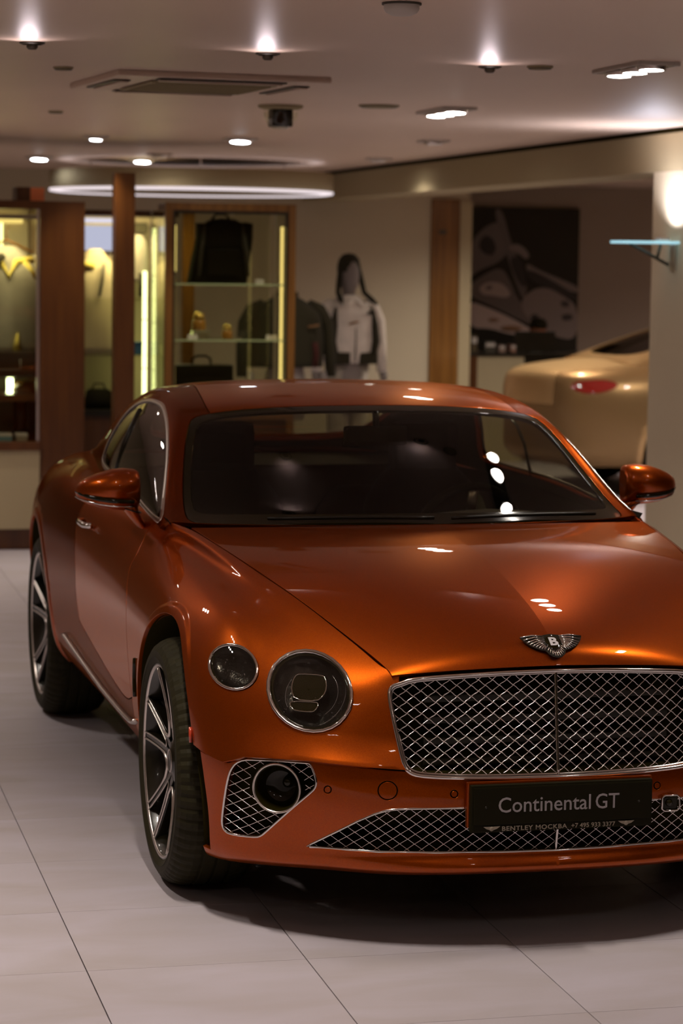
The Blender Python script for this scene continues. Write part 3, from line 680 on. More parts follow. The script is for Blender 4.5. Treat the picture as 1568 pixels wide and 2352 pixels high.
    wires(car, [[(p[0], p[2]) for p in lof]], .0395, .0295, .0013, .0008, .014, 'lower_grille_mesh', 'thin diamond mesh across the lower bumper intake')
    MB().tube([(0, p[1]+.004, p[2]) for p in S3(skirt, [(0, v) for v in np.linspace(3.0, 4.6, 8)])], .0038, 8).build('lower_grille_centre_bar', M_CHROME, car)
    fo = S3(skirt, fog)
    for sx in (-1, 1):
        MB().tube([(sx*p[0], p[1]+.002, p[2]) for p in fo], .0035, 8, True).build('corner_grille_surround', M_CHROME, car)
        # round radar / fog lamp in the corner grille
        c = skirt([3.89], [4.95])[0]; nn = -skirt.nrm(np.array([3.89]), np.array([4.95]))[0]; nn = nn if nn[1] < 0 else -nn
        cc = Vector((sx*c[0], c[1]+.012, c[2])); nv = Vector((sx*abs(nn[0])*.75, nn[1], 0)).normalized()
        Mx = Matrix.Translation(cc) @ nv.to_track_quat('Z', 'Y').to_matrix().to_4x4()
        ho_ = MB().lathe([(.066, .004), (.066, .010), (.064, .011), (.062, .009), (.058, -.03), (.052, -.05), (.020, -.052), (0, -.052)], 40).xf(Mx).build('corner_lamp', M_GLOSSB, car)
        MB().lathe([(.0645, .009), (.067, .0145), (.0705, .014), (.0715, .009), (.069, .003), (.0645, .009)], 44).xf(Mx).build('lamp_ring', M_SATIN, ho_)
        MB().lathe([(0, -.022), (.008, -.023), (.014, -.028), (.017, -.04), (.018, -.05)], 24).xf(Mx @ Matrix.Translation((-.018*sx, .010, 0))).build('lamp_lens', M_GLOSSB, ho_)
        ring = [(cc.x+.070*math.cos(a), cc.z+.066*math.sin(a)) for a in np.linspace(0, 2*PI, 24)]
        # mesh: outline minus the lamp, done by cutting the outline into a polygon with a slot
        pol = [(sx*p[0], p[2]) for p in fo]
        w = wires_clip(car, pol, (cc.x, cc.z, .066, .069), 'corner_grille_mesh')
    # dark boxes behind the openings
    for nm, pts, dy in (('grille_duct', [tuple(p) for p in full], .12), ('lower_duct', lof, .08)):
        n = len(pts); mb = MB(); mb.grid([[(p[0], p[1]+.012, p[2]) for p in pts], [(p[0]*.97, p[1]+dy, p[2]) for p in pts]], closed_v=True)
        mb.add([(p[0]*.97, p[1]+dy, p[2]) for p in pts], [tuple(range(n))]); mb.build(nm, M_DARK, car)
    for sx in (-1, 1):
        pts = [(sx*p[0], p[1], p[2]) for p in fo]; n = len(pts)
        MB().grid([[(p[0], p[1]+.012, p[2]) for p in pts], [(p[0]*.96, p[1]+.07, p[2]) for p in pts]], closed_v=True).add([(p[0]*.96, p[1]+.07, p[2]) for p in pts], [tuple(range(n))]).build('corner_duct', M_DARK, car)
    # horizontal slats glimpsed behind the main grille
    for k in range(4):
        z = .50+.06*k; MB().box(-.36, .36, -.80, -.775, z, z+.02, .004).build('radiator_slat', M_BLACK, car)
    # ---- headlamps
    for nm, cv, cuv, R_ in (('main_headlamp', CV['lampA'], (3.62, 8.75), .112), ('outer_headlamp', CV['lampB'], (5.42, 8.22), .064)):
        P = S3(skirt, cv); c = P.mean(0); n0 = np.cross(P[7]-P[0], P[14]-P[0]); n0 /= np.linalg.norm(n0); n0 = n0 if n0[1] < 0 else -n0
        rad = np.linalg.norm(P-c, axis=1).mean()
        for sx in (-1, 1):
            Pm = [Vector((sx*p[0], p[1], p[2])) for p in P]; cm = Vector((sx*c[0], c[1], c[2])); nv = Vector((sx*n0[0], n0[1], n0[2]))
            root = None
            bez = [cm+(p-cm)*.972+nv*.003 for p in Pm]
            root = MB().tube(bez, rad*.042, 12, True, (1.0, 1.3)).build(nm, M_CHROME, car)
            inner = [cm+(p-cm)*.90-nv*.004 for p in Pm]
            MB().tube(inner, rad*.035, 8, True).build('inner_ring', M_GLOSSB, root)
            # bowl
            rings = []
            for q, dd in ((.96, .0), (.92, .012), (.84, .024), (.66, .034), (.4, .040), (.15, .042), (.01, .042)):
                rings.append([cm+(p-cm)*q-nv*(dd*rad/.112+.004) for p in Pm])
            MB().grid(rings, closed_v=True).build('reflector_bowl', M_LAMPIN, root)
            # frame of the lamp: axes across the disc
            ez = Vector((0, 0, 1)); ez = (ez-nv*ez.dot(nv)).normalized(); ex = ez.cross(nv).normalized()
            if ex.x < 0: ex = -ex
            def Q(a, b, d): return cm+ex*a*rad+ez*b*rad-nv*d
            if nm == 'main_headlamp':
                o1 = [(-.42, .36), (-.32, .42), (.20, .42), (.30, .36), (.37, .12), (.33, -.06), (.20, -.20), (-.32, -.20), (-.44, .0), (-.46, .2)]
                o2 = [(-.38, -.24), (.20, -.22), (.26, -.28), (.20, -.42), (.12, -.46), (-.26, -.46), (-.36, -.40), (-.42, -.30)]
                for oo in (o1, o2):
                    pr = [Q(a-.05, b+.03, .018) for a, b in chaikin(oo, True, 1)]
                    MB().tube(pr, .0021, 6, True).build('projector_rim', M_CHROME, root)
                    n = len(pr); MB().add(pr, [tuple(range(n))]).xf(Matrix.Translation(nv*-.001)).build('projector_window', M_GLOSSB, root)
                for a0, a1, rr in ((150, 215, .62), (-50, 50, .60), (-70, 65, .78)):
                    MB().tube([Q(rr*math.cos(math.radians(t)), rr*math.sin(math.radians(t)), .02) for t in np.linspace(a0, a1, 24)], .0012, 5).build('light_guide', M_FACET, root)
            # cut-crystal facets
            fc = MB(); rnd = random.Random(5)
            for k in range(150 if nm == 'main_headlamp' else 90):
                a = rnd.uniform(0, 2*PI); rr = math.sqrt(rnd.uniform(.02, .62)) if nm != 'main_headlamp' else rnd.uniform(.62, .88)
                if nm == 'main_headlamp' and -2.9 < (a if a < PI else a-2*PI) < -.2: pass
                elif nm == 'main_headlamp' and rnd.random() < .6: continue
                p = Q(rr*math.cos(a), rr*math.sin(a), .022); s_ = .0035
                t = [Vector((rnd.uniform(-1, 1), rnd.uniform(-1, 1), rnd.uniform(-1, 1)))*s_ for _ in range(3)]
                fc.add([p+t[0], p+t[1], p+t[2], p+nv*s_], [(0, 1, 3), (1, 2, 3), (2, 0, 3)])
            fc.build('crystal_facets', M_FACET, root, kind='stuff')
            # domed lens
            rings = []
            for q in (.93, .8, .6, .4, .2, .02): rings.append([cm+(p-cm)*q+nv*(.012*(1-q*q)*rad/.112+.001) for p in Pm])
            MB().grid(rings, closed_v=True).build('headlamp_lens', M_LENS, root)
    # ---- badge on the bonnet
    cb_ = hood([2.05], [0.0])[0]; nb = hood([3.2], [0.02])[0]-hood([1.0], [0.02])[0]
    f = Vector((0, nb[1], nb[2])).normalized(); nrm = Vector((0, -f.z, f.y)); nrm = nrm if nrm.z > 0 else -nrm
    Mb = Matrix((Vector((1, 0, 0)), f, nrm)).transposed().to_4x4(); Mb.translation = Vector((0, -.832, .8385))+nrm*.003
    badge(car, Mb, 1.32, M_CHROME)
    # ---- number plate
    plate(car)
    # ---- side brightwork, vents, handles
    hk = [(13.6, 3.55), (13.0, 3.05), (12.5, 2.75), (12.0, 2.5), (11.3, 2.4), (10.75, 2.45), (10.3, 2.65), (10.08, 3.0)]
    P = S3(skirt, chaikin(hk, False, 2), .004); rail(P, .017, (.4, 1.0), car, 'sill_blade', M_SATIN, False)
    for sx in (-1, 1):
        c = skirt([9.85], [4.9])[0]
        v_ = MB().tube([(sx*(c[0]+.002), c[1]+d, c[2]+e) for d, e in ((.005, .062), (.012, .04), (.014, 0), (.01, -.04), (0, -.062))], .009, 8, False, (.5, 1.0)).build('wing_vent', M_GLOSSB, car)
        MB().tube([(sx*(c[0]+.004), c[1]+.02, c[2]+e) for e in (-.05, 0, .05)], .003, 6).build('vent_rim', M_CHROME, v_)
        # door handle
        h = skirt([12.88], [8.05])[0]
        hd = MB().tube([(sx*(h[0]+.004), h[1]-.10, h[2]), (sx*(h[0]+.03), h[1]-.07, h[2]+.002), (sx*(h[0]+.034), h[1], h[2]+.004), (sx*(h[0]+.03), h[1]+.07, h[2]+.002), (sx*(h[0]+.004), h[1]+.10, h[2])], .011, 10, False, (1.0, .7)).build('door_handle', M_CHROME, doors[0] if sx < 0 else doors[1])
        # red side marker on the wing behind the lamp
        m_ = skirt([6.25], [5.75])[0]
        MB().tube([(sx*(m_[0]+.002), m_[1]-.004, m_[2]-.022), (sx*(m_[0]+.003), m_[1], m_[2]), (sx*(m_[0]+.002), m_[1]+.004, m_[2]+.022)], .005, 8).build('side_marker', M_AMBER, car)
    # ---- door mirrors
    for sx in (-1, 1): door_mirror(car, sx)
    # ---- wipers
    for x0, x1 in ((-.52, .02), (.08, .62)):
        a = house([.30], [8-abs(x0)*5.0])[0]
        pts = []
        for t in np.linspace(0, 1, 10):
            x = x0+(x1-x0)*t; vv_ = np.interp(abs(x), [0, .3, .6, .755], [8, 7, 6, 5]); p = house([.16+.08*math.sin(t*3)], [vv_])[0]; pts.append((x, p[1]-.004, p[2]+.012))
        MB().tube(pts, .006, 6).build('wiper', M_BLACK, car)
    # ---- wheels
    w0 = wheel(car)
    for k, (x, y) in enumerate(((-1, 0.0), (1, 0.0), (-1, 2.851), (1, 2.851))):
        w = w0 if k == 0 else copy_tree(w0, car)
        w.location = (x*.836, y, .3755); w.rotation_euler = (0, 0, 0 if x > 0 else PI)
    # wheel-arch liners and underside
    for cv in (arF, arR):
        P = S3(skirt, cv, -.006); P = P[1:-1]
        for sx in (-1, 1):
            mb = MB(); inn = .60
            mb.grid([[(sx*p[0], p[1], p[2]) for p in P], [(sx*(p[0]*.4+inn*.6), p[1], p[2]) for p in P], [(sx*inn, p[1], p[2]) for p in P]])
            mb.add([(sx*inn, p[1], p[2]) for p in P], [tuple(range(len(P)))])
            mb.build('arch_liner', M_DARK, car)
    MB().box(-.60, .60, -.66, 3.75, .235, .27).box(-.86, .86, .50, 2.36, .29, .31).build('underbody', M_DARK, car)
    # ---- cabin
    cabin(car)
    return car

def wires_clip(car, pol, el, name):
    cx, cz, ra, rb = el
    # many small convex-safe pieces: test both outline and ellipse
    global inside
    base = inside
    def both(pt, poly): return base(pt, poly) and ((pt[0]-cx)/ra)**2+((pt[1]-cz)/rb)**2 > 1
    inside = both
    o = wires(car, [pol], .0395, .0295, .0013, .0008, .012, name)
    inside = base
    return o

def badge(parent, Mx, s, m):
    """winged badge: two feathered wings, an oval with the letter B"""
    W = .0675*s
    root = MB()
    up = [(-1, .30), (-.8, .36), (-.55, .385), (-.3, .39), (-.2, .40), (0, .44), (.2, .40), (.3, .39), (.55, .385), (.8, .36), (1, .30)]
    lo = [(.92, .12), (.78, -.08), (.6, -.22), (.42, -.30), (.33, -.33), (.26, -.50), (.14, -.62), (0, -.66), (-.14, -.62), (-.26, -.50), (-.33, -.33), (-.42, -.30), (-.6, -.22), (-.78, -.08), (-.92, .12)]
    out = [(a*W, b*W*.95) for a, b in up+lo]
    root.prism([(a*1.02, b*1.04) for a, b in out], 0, .002*s, axis='z')
    r = root.xf(Mx).build('badge', M_BLACK, parent)
    r['label'] = 'winged emblem with the letter B'
    fe = MB()
    for sx in (-1, 1):
        for k in range(9):      # feathers: fans of ribs from the oval to the wing tip
            t = k/8; x0, z0 = sx*.26, .34-.55*t
            tip = np.interp(t, [0, .25, .5, .75, 1], [1.0, .86, .70, .52, .36]); tz = np.interp(t, [0, .25, .5, .75, 1], [.31, .03, -.14, -.24, -.31])
            P = [(x0*W, z0*W*.95, .003*s), ((x0+sx*tip)/2*W, ((z0+tz)/2+.03)*W*.95, .0042*s), (sx*tip*W, tz*W*.95, .0025*s)]
            fe.tube(P, [.0019*s, .0022*s, .0016*s], 6)
    for k in range(11):
        a = math.radians(200+14*k); fe.tube([(.20*W*math.cos(a), (-.02+.26*math.sin(a))*W, .003*s), (.32*W*math.cos(a), (-.05+.56*math.sin(a))*W, .003*s)], .0016*s, 6)
    fe.xf(Mx).build('wings', m, r)
    ov = MB().lathe([(0, .0045), (.9, .0045), (1, .003), (1, .001)], 28)
    ov.v = [(x*.26*W, y*.33*W, z*s) for x, y, z in ov.v]
    ov.xf(Mx @ Matrix.Translation((0, .04*W, 0))).build('badge_oval', M_GLOSSB, r)
    me = mesh_text('B', .034*s, .0006, bold=.0012*s); me.materials.clear(); me.materials.append(M_LETTERW)
    o = bpy.data.objects.new('badge_letter', me); C.objects.link(o); o.parent = r; o.matrix_local = Mx @ Matrix.Translation((0, -.145*W, .0055*s))
    return r
M_LETTERW = mat('badge_white', (0.75, 0.72, 0.74), 0.35)

def plate(car):
    w = .5275; y0 = -.945
    root = MB().box(-w/2, w/2, y0, y0+.022, .340, .4725, .006).build('number_plate', M_PLATE, car, label='black show plate lettered Continental GT')
    MB().box(-w/2+.006, w/2-.006, y0-.004, y0, .362, .467, .003).build('plate_panel', M_PLATE, root)
    MB().box(-w/2-.006, w/2+.004, y0+.018, y0+.034, .352, .478, .004).build('plate_holder', M_PAINT, root)
    def txt(body, size, x, z, m, name, sp=1.0, bold=0.0, width=None, height=None):
        me = mesh_text(body, size, .0004, sp, bold); me.materials.clear(); me.materials.append(m)
        xs = [v.co.x for v in me.vertices]; k = (width/(max(xs)-min(xs))) if width else 1
        for v in me.vertices: v.co.x *= k
        o = bpy.data.objects.new(name, me); C.objects.link(o); o.parent = root; o.location = (x, y0-.0046, z); o.rotation_euler = (PI/2, 0, 0); return o
    txt('Continental', .060, -.0525, .3965, M_LETTER, 'plate_name', 1.0, .0002, width=.267)
    txt('GT', .060, .1285, .3965, M_LETTER, 'plate_name', 1.0, .0002, width=.069)
    txt('BENTLEY MOCKBA', .0175, -.082, .3455, M_LETTER2, 'dealer_name', 1.1, .0002, width=.188)
    txt('+7 495 933 3377', .0175, .089, .3455, M_LETTER2, 'dealer_phone', 1.0, .0002, width=.128)
    for x in (-.205, .186):
        mb = MB()
        for sx in (-1, 1): mb.prism([(x, .358), (x+sx*.024, .3585), (x+sx*.015, .352), (x+sx*.006, .349), (x, .346)], y0-.0048, y0-.004, axis='y')
        mb.lathe([(0, y0-.0052), (.006, y0-.0050), (.0065, y0-.004)], 16, axis='y', c=(x, 0, .352)); mb.build('plate_wings', M_LETTER2, root)
    for x in (-.222, .222): MB().lathe([(0, y0-.0065), (.003, y0-.006), (.0035, y0-.004)], 12, axis='y', c=(x, 0, .412)).build('plate_screw', M_BLACK, root)
    # camera unit in the lower grille beside the plate
    cm_ = MB().tube([(.335+a, -.905, .392+b) for a, b in ((-.026, -.016), (-.026, .016), (-.018, .022), (.018, .022), (.026, .016), (.026, -.016), (.018, -.022), (-.018, -.022))], .0028, 8, True).build('camera_bezel', M_CHROME, car)
    MB().box(.312, .358, -.902, -.88, .372, .412, .005).build('camera_body', M_GLOSSB, cm_)
    MB().lathe([(0, -.911), (.008, -.909), (.011, -.903), (.011, -.895)], 20, axis='y', c=(.33, 0, .393)).build('camera_lens', M_GLOSSB, cm_)

def door_mirror(car, sx):
    secs = []  # along x: centre y, centre z, half depth, half height, skew
    for x, yc, zc, dy, h in ((.868, .945, 1.112, .045, .052), (.872, .942, 1.114, .058, .062), (.885, .94, 1.115, .068, .068), (.92, .935, 1.115, .078, .0715), (.96, .935, 1.115, .080, .068), (1.0, .94, 1.112, .074, .059), (1.035, .95, 1.110, .062, .047), (1.06, .96, 1.108, .045, .033), (1.074, .97, 1.106, .025, .018), (1.078, .975, 1.105, .006, .005)):
        ring = []
        for k in range(28):
            a = 2*PI*k/28; ca, sa = math.cos(a), math.sin(a)
            p = 2/2.6; yy = abs(ca)**p*math.copysign(1, ca); zz = abs(sa)**p*math.copysign(1, sa)
            if yy > .35: yy = .35+(yy-.35)*.25      # flat rear face with the glass
            if zz < 0: yy *= 1-.18*abs(zz)
            ring.append((sx*x, yc+yy*dy, zc+zz*h))
        secs.append(ring)
    root = MB().loft(secs).build('door_mirror', M_PAINT, car)
    # black band, chrome line below, arm, glass
    band = MB()
    for k, (x, zc) in enumerate(((.94, 1.073), (.98, 1.078), (1.02, 1.086), (1.06, 1.098), (1.074, 1.104))): pass
    bp = [(.895, .868, 1.0785), (.93, .8615, 1.080), (.97, .863, 1.083), (1.01, .878, 1.088), (1.045, .905, 1.095), (1.068, .94, 1.101), (1.078, .972, 1.105)]
    MB().tube([(sx*x, y-.002, z) for x, y, z in bp], [.006, .0075, .008, .008, .0075, .006, .003], 8, False, (1.0, .8)).build('indicator_strip', M_GLOSSB, root)
    MB().tube([(sx*x, y+.004, z-.018) for x, y, z in bp], .0028, 6).build('mirror_trim_line', M_CHROME, root)
    arm = []
    for t in np.linspace(0, 1, 8):
        x = .905-.055*t**1.2; z = 1.062-.085*t; y = .935+.02*t
        arm.append([(sx*(x+.034*math.cos(a)*(1-.35*t)), y+.055*math.sin(a)*(1-.1*t), z+.010*math.cos(a)) for a in np.linspace(0, 2*PI, 16, endpoint=False)])
    MB().loft(arm).build('mirror_arm', M_PAINT, root)
    MB().tube([(sx*(.897+.036*math.cos(a)), .937+.057*math.sin(a), 1.046+.010*math.cos(a)) for a in np.linspace(0, 2*PI, 20, endpoint=False)], .0022, 6, True).build('arm_joint', M_BLACK, root)
    MB().loft([[(sx*(.965+.078*math.cos(a)), .965+.001*k, 1.112+.05*math.sin(a)) for a in np.linspace(0, 2*PI, 24, endpoint=False)] for k in (0, 3)]).build('mirror_glass', M_MIRROR, root)

def wheel(car):
    """local frame: axis x, outer face towards +x"""
    root = empty('wheel'); root.parent = car
    seg = 192; prof = [(.293, .118), (.300, .124), (.315, .131), (.335, .130), (.352, .120), (.364, .104), (.3705, .088), (.3745, .070), (.3752, .050), (.3700, .048), (.3700, .040), (.3755, .038), (.3757, .006), (.3700, .004), (.3700, -.004), (.3757, -.006), (.3755, -.038), (.3700, -.040), (.3700, -.048), (.3752, -.050), (.3745, -.070), (.3705, -.088), (.362, -.108), (.335, -.128), (.293, -.12)]
    vs = []; m = len(prof)
    for i in range(seg):
        a = 2*PI*i/seg; cut_ = (i % 3 == 0)
        for k, (r, h) in enumerate(prof):
            if cut_ and (4 <= k <= 8 or 16+4 <= k <= 22): r -= .0045
            vs.append((h, r*math.cos(a), r*math.sin(a)))
    fs = [(i*m+k, ((i+1) % seg)*m+k, ((i+1) % seg)*m+k+1, i*m+k+1) for i in range(seg) for k in range(m-1)]
    MB().add(vs, fs, False).build('tyre', M_RUBBER, root)
    MB().lathe([(.315, .1315), (.3165, .1325), (.318, .1315)], 96, axis='x').build('sidewall_ring', M_RUBBER, root)
    MB().lathe([(.300, .116), (.297, .121), (.292, .122), (.2865, .1185), (.2835, .108), (.276, .10), (.268, .06), (.262, -.02), (.275, -.10), (.293, -.118)], 96, axis='x').build('rim', M_ALLOY, root)
    MB().lathe([(.2925, .1195), (.2915, .1225), (.2865, .1195), (.2855, .1165)], 96, axis='x').build('rim_edge', M_SATIN, root)
    def X(r): return .070+.042*(r/.285)**1.6        # dished face
    def P(r, a, d=0.0): return (X(r)+d, r*math.sin(a), r*math.cos(a))
    for k in range(5):
        A = k*2*PI/5
        sp = MB()
        for s in (-1, 1):
            # twin arm: a tapered bar from the hub to the rim
            ring = []
            for r in np.linspace(.055, .282, 10):
                t = (r-.055)/.227; wd = .020+.006*(1-t); off = s*(.012+.052*t**1.15)
                a = A; c_, s_ = math.cos(a), math.sin(a)
                pts = []
                for ex, dd in ((-1, 0), (-.9, .004), (.9, .004), (1, 0), (.8, -.035+.01*t), (-.8, -.035+.01*t)):
                    lx = off+ex*wd/2; yy = lx; zz = r
                    pts.append((X(r)+dd, zz*s_+yy*c_, zz*c_-yy*s_))
                ring.append(pts)
            sp.loft(ring, smooth=False)
        o = sp.build('spoke', M_ALLOY, root)
        # bright machined edges: the inside V of the twin arms, and the petal between neighbouring spokes
        ed = MB(); pts = []
        for r in np.linspace(.282, .10, 12):
            t = (r-.055)/.227; off = (.012+.052*t**1.15)-(.020+.006*(1-t))/2
            pts.append((off, r))
        v = [(-a_, r) for a_, r in pts]+[(a_, r) for a_, r in reversed(pts)]
        def W3(lx, r, d=.0055): c_, s_ = math.cos(A), math.sin(A); return (X(r)+d, r*s_+lx*c_, r*c_-lx*s_)
        ed.tube([W3(a_, r) for a_, r in v], .0026, 6, False, (1.0, 1.0))
        A2 = A+PI/5; pts2 = []
        for r in np.linspace(.283, .115, 10):
            t = (r-.055)/.227; off = (.012+.052*t**1.15)+(.020+.006*(1-t))/2
            pts2.append(PI/5-math.atan2(off, r))
        pet = [(r, -aa) for r, aa in zip(np.linspace(.283, .115, 10), pts2)]+[(.09, -pts2[-1]*.5), (.085, 0), (.09, pts2[-1]*.5)]+[(r, aa) for r, aa in reversed(list(zip(np.linspace(.283, .115, 10), pts2)))]
        ed.tube([P(r, A2+aa, .0055) for r, aa in pet], [.0032]*8+[.004, .0052, .006, .006, .006, .0052, .004]+[.0032]*8, 6)
        ed.build('machined_edge', M_SATIN, o)
    hub = MB().lathe([(.075, .03), (.075, .070), (.060, .080), (.040, .084), (.036, .090), (0, .091)], 40, axis='x').build('hub', M_ALLOY, root)
    MB().lathe([(.031, .0905), (.034, .0925), (.036, .0905)], 36, axis='x').build('hub_ring', M_SATIN, hub)
    for k in range(5):
        a = k*2*PI/5+PI/5; MB().lathe([(.0, .082), (.008, .082), (.010, .078), (.010, .06)], 10, axis='x', c=(0, .052*math.sin(a), .052*math.cos(a))).build('wheel_bolt', M_ALLOY, hub)
    br = MB().lathe([(.21, .02), (.212, .0), (.21, -.03), (.08, -.03), (.08, .02), (.21, .02)], 64, axis='x').build('brake_disc', M_BRAKE, root)
    MB().box(-.05, .045, -.06, .09, .14, .235, .012).build('brake_caliper', M_BLACK, root)
    return root

def cabin(car):
    # dashboard: lofted across the car
    prof = [(.66, 1.005), (.80, 1.02), (.95, 1.015), (1.06, .985), (1.10, .93), (1.08, .80), (1.00, .60), (.66, .60)]
    rings = []
    for x in np.linspace(-.74, .74, 17):
        sh = .05*(1-(x/.74)**2)
        rings.append([(x, y-sh*(2.0 if i < 2 else .3), z+(.018*math.exp(-((x-.37)/.17)**2) if i in (1, 2, 3) else 0)) for i, (y, z) in enumerate(prof)])
    MB().loft(rings).build('dashboard', M_DASH, car)
    MB().box(-.70, .70, .52, .72, .985, 1.0, .004).build('scuttle_panel', M_BLACK, car)
    # steering wheel (left-hand drive: right side of the picture)
    Mx = Matrix.Translation((.37, 1.17, .93)) @ Matrix.Rotation(math.radians(-68), 4, 'X')
    sw = MB().tube([(.185*math.cos(a), .18*math.sin(a), 0) for a in np.linspace(0, 2*PI, 40, endpoint=False)], .015, 10, True).xf(Mx).build('steering_wheel', M_LEATHER, car)
    MB().lathe([(0, .02), (.05, .018), (.065, .0), (.06, -.03), (0, -.04)], 28).xf(Mx).build('wheel_boss', M_LEATHER, sw)
    for a in (0, PI, -PI/2): MB().tube([(.05*math.cos(a), .05*math.sin(a), 0), (.17*math.cos(a), .165*math.sin(a), 0)], .012, 8, False, (.5, 1.6)).xf(Mx).build('wheel_spoke', M_SATIN, sw)
    # seats
    def seat(x, y, w, back_h, head=True):
        rings = []
        for t, ww, dd in ((0, .98, .10), (.12, 1.0, .13), (.35, .98, .13), (.6, .95, .11), (.8, .84, .10), (.92, .66, .085), (1.0, .50, .05)):
            z = .52+back_h*t; yy = y+.16*t; ring = []
            for k in range(24):
                a = 2*PI*k/24; ca, sa = math.cos(a), math.sin(a); px_ = abs(ca)**.6*math.copysign(1, ca); py_ = abs(sa)**.7*math.copysign(1, sa)
                ring.append((x+px_*w/2*ww, yy+py_*dd*(1+.35*abs(px_)**3 if py_ < 0 else 1), z))
            rings.append(ring)
        root = MB().loft(rings).build('seat', M_LEATHER, car)
        MB().box(x-w/2*.95, x+w/2*.95, y-.50, y+.02, .40, .56, .05).build('seat_cushion', M_LEATHER, root)
        if head: MB().box(x-.13, x+.13, y+.10, y+.21, .50+back_h, .70+back_h, .045).build('headrest', M_LEATHER, root)
    for x in (-.40, .40): seat(x, 1.72, .54, .58)
    for x in (-.36, .36): seat(x, 2.42, .50, .44, False)
    MB().box(-.12, .12, .98, 2.1, .40, .74, .03).build('centre_console', M_LEATHER, car)
    MB().box(-.72, .72, 2.60, 3.26, 1.035, 1.05, .006).box(-.78, .78, 2.66, 2.70, .36, 1.04).build('parcel_shelf', M_LINING, car)
    for sx in (-1, 1):
        G = []
        for y in np.linspace(.62, 3.2, 24):
            xw = float(np.interp(y, [.6, 1.2, 1.8, 2.3, 2.8, 3.25], [.815, .81, .80, .77, .70, .63])); G.append([(sx*(xw-.02), y, .36), (sx*(xw-.03), y, .8), (sx*(xw-.015), y, .98), (sx*xw, y, 1.03), (sx*(xw+.01), y, 1.045)])
        MB().grid(G).build('side_trim_panel', M_LEATHER, car)
    MB().box(-.80, .80, .60, 2.6, .33, .36).build('cabin_floor', M_LINING, car)
    # rear-view mirror
    rm = MB().box(-.115, .115, 1.085, 1.115, 1.245, 1.315, .014).build('rear_view_mirror', M_GLOSSB, car)
    MB().box(-.105, .105, 1.114, 1.118, 1.252, 1.308, .002).build('mirror_glass', M_MIRROR, rm)
    MB().tube([(0, 1.09, 1.31), (0, 1.10, 1.365)], .012, 8).build('mirror_stem', M_BLACK, rm)
# ------------------------------------------------------------------ room shell
M_WALL = mat('wall_paint', (0.53, 0.45, 0.31), 0.75, noise=.03, nscale=1.2)
M_WALLP = mat('wall_paint_rose', (0.40, 0.31, 0.24), 0.75)
M_CEIL = mat('satin_ceiling', (0.74, 0.56, 0.44), 0.42, noise=.03, nscale=.8)
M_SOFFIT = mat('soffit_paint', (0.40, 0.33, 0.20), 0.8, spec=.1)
M_TILE = mat('porcelain_tile', (0.56, 0.475, 0.45), 0.42, bump=.03, bscale=18)
M_GROUT = mat('grout', (0.10, 0.075, 0.06), 0.8)
M_WOOD = mat('cherry_veneer', (0.105, 0.034, 0.004), 0.38, col2=(0.07, 0.020, 0.002), nscale=3.0, stretch=(8, 8, .6), coat=.25, coat_rough=.2)
M_WOODG = mat('gold_oak_veneer', (0.24, 0.105, 0.02), 0.35, col2=(0.14, 0.055, 0.008), nscale=3.0, stretch=(9, 9, .5), coat=.3, coat_rough=.15)
M_CREAM = mat('cream_laminate', (0.42, 0.34, 0.20), 0.5)
M_WHITE = mat('off_white', (0.62, 0.56, 0.50), 0.5)
M_GREYD = mat('dark_grey_plastic', (0.06, 0.048, 0.03), 0.5)
def porcelain(m):
    """clouded porcelain: every tile takes its own tone from its object"""
    nt = m.node_tree; b = nt.nodes['Principled BSDF']
    tc = [n for n in nt.nodes if n.type == 'TEX_COORD'][0]
    geo = nt.nodes.new('ShaderNodeNewGeometry'); oi = nt.nodes.new('ShaderNodeObjectInfo')
    add = nt.nodes.new('ShaderNodeVectorMath'); add.operation = 'ADD'
    sc = nt.nodes.new('ShaderNodeVectorMath'); sc.operation = 'SCALE'; sc.inputs['Scale'].default_value = 30
    cx = nt.nodes.new('ShaderNodeCombineXYZ'); nt.links.new(oi.outputs['Random'], cx.inputs[0]); nt.links.new(oi.outputs['Random'], cx.inputs[1])
    nt.links.new(cx.outputs[0], sc.inputs[0]); nt.links.new(geo.outputs['Position'], add.inputs[0]); nt.links.new(sc.outputs[0], add.inputs[1])
    mp = nt.nodes.new('ShaderNodeMapping'); mp.inputs['Scale'].default_value = (1.2, 3.0, 1); nt.links.new(add.outputs[0], mp.inputs['Vector'])
    n = nt.nodes.new('ShaderNodeTexNoise'); n.inputs['Scale'].default_value = 1.6; n.inputs['Detail'].default_value = 6; n.inputs['Distortion'].default_value = .8
    nt.links.new(mp.outputs[0], n.inputs['Vector'])
    r = nt.nodes.new('ShaderNodeValToRGB'); r.color_ramp.elements[0].position = .3; r.color_ramp.elements[1].position = .72
    r.color_ramp.elements[0].color = (0.46, 0.405, 0.41, 1); r.color_ramp.elements[1].color = (0.54, 0.485, 0.535, 1)
    nt.links.new(n.outputs['Fac'], r.inputs[0]); nt.links.new(r.outputs[0], b.inputs['Base Color'])
porcelain(M_TILE)

RW0, RW1, RY0, RY1 = -6.0, 10.5, -12.0, 16.1
YB = 14.3
fl = MB().box(RW0-.2, RW1+.2, RY0-.2, RY1+.2, -.12, -.012).build('floor', M_GROUT, kind='structure')
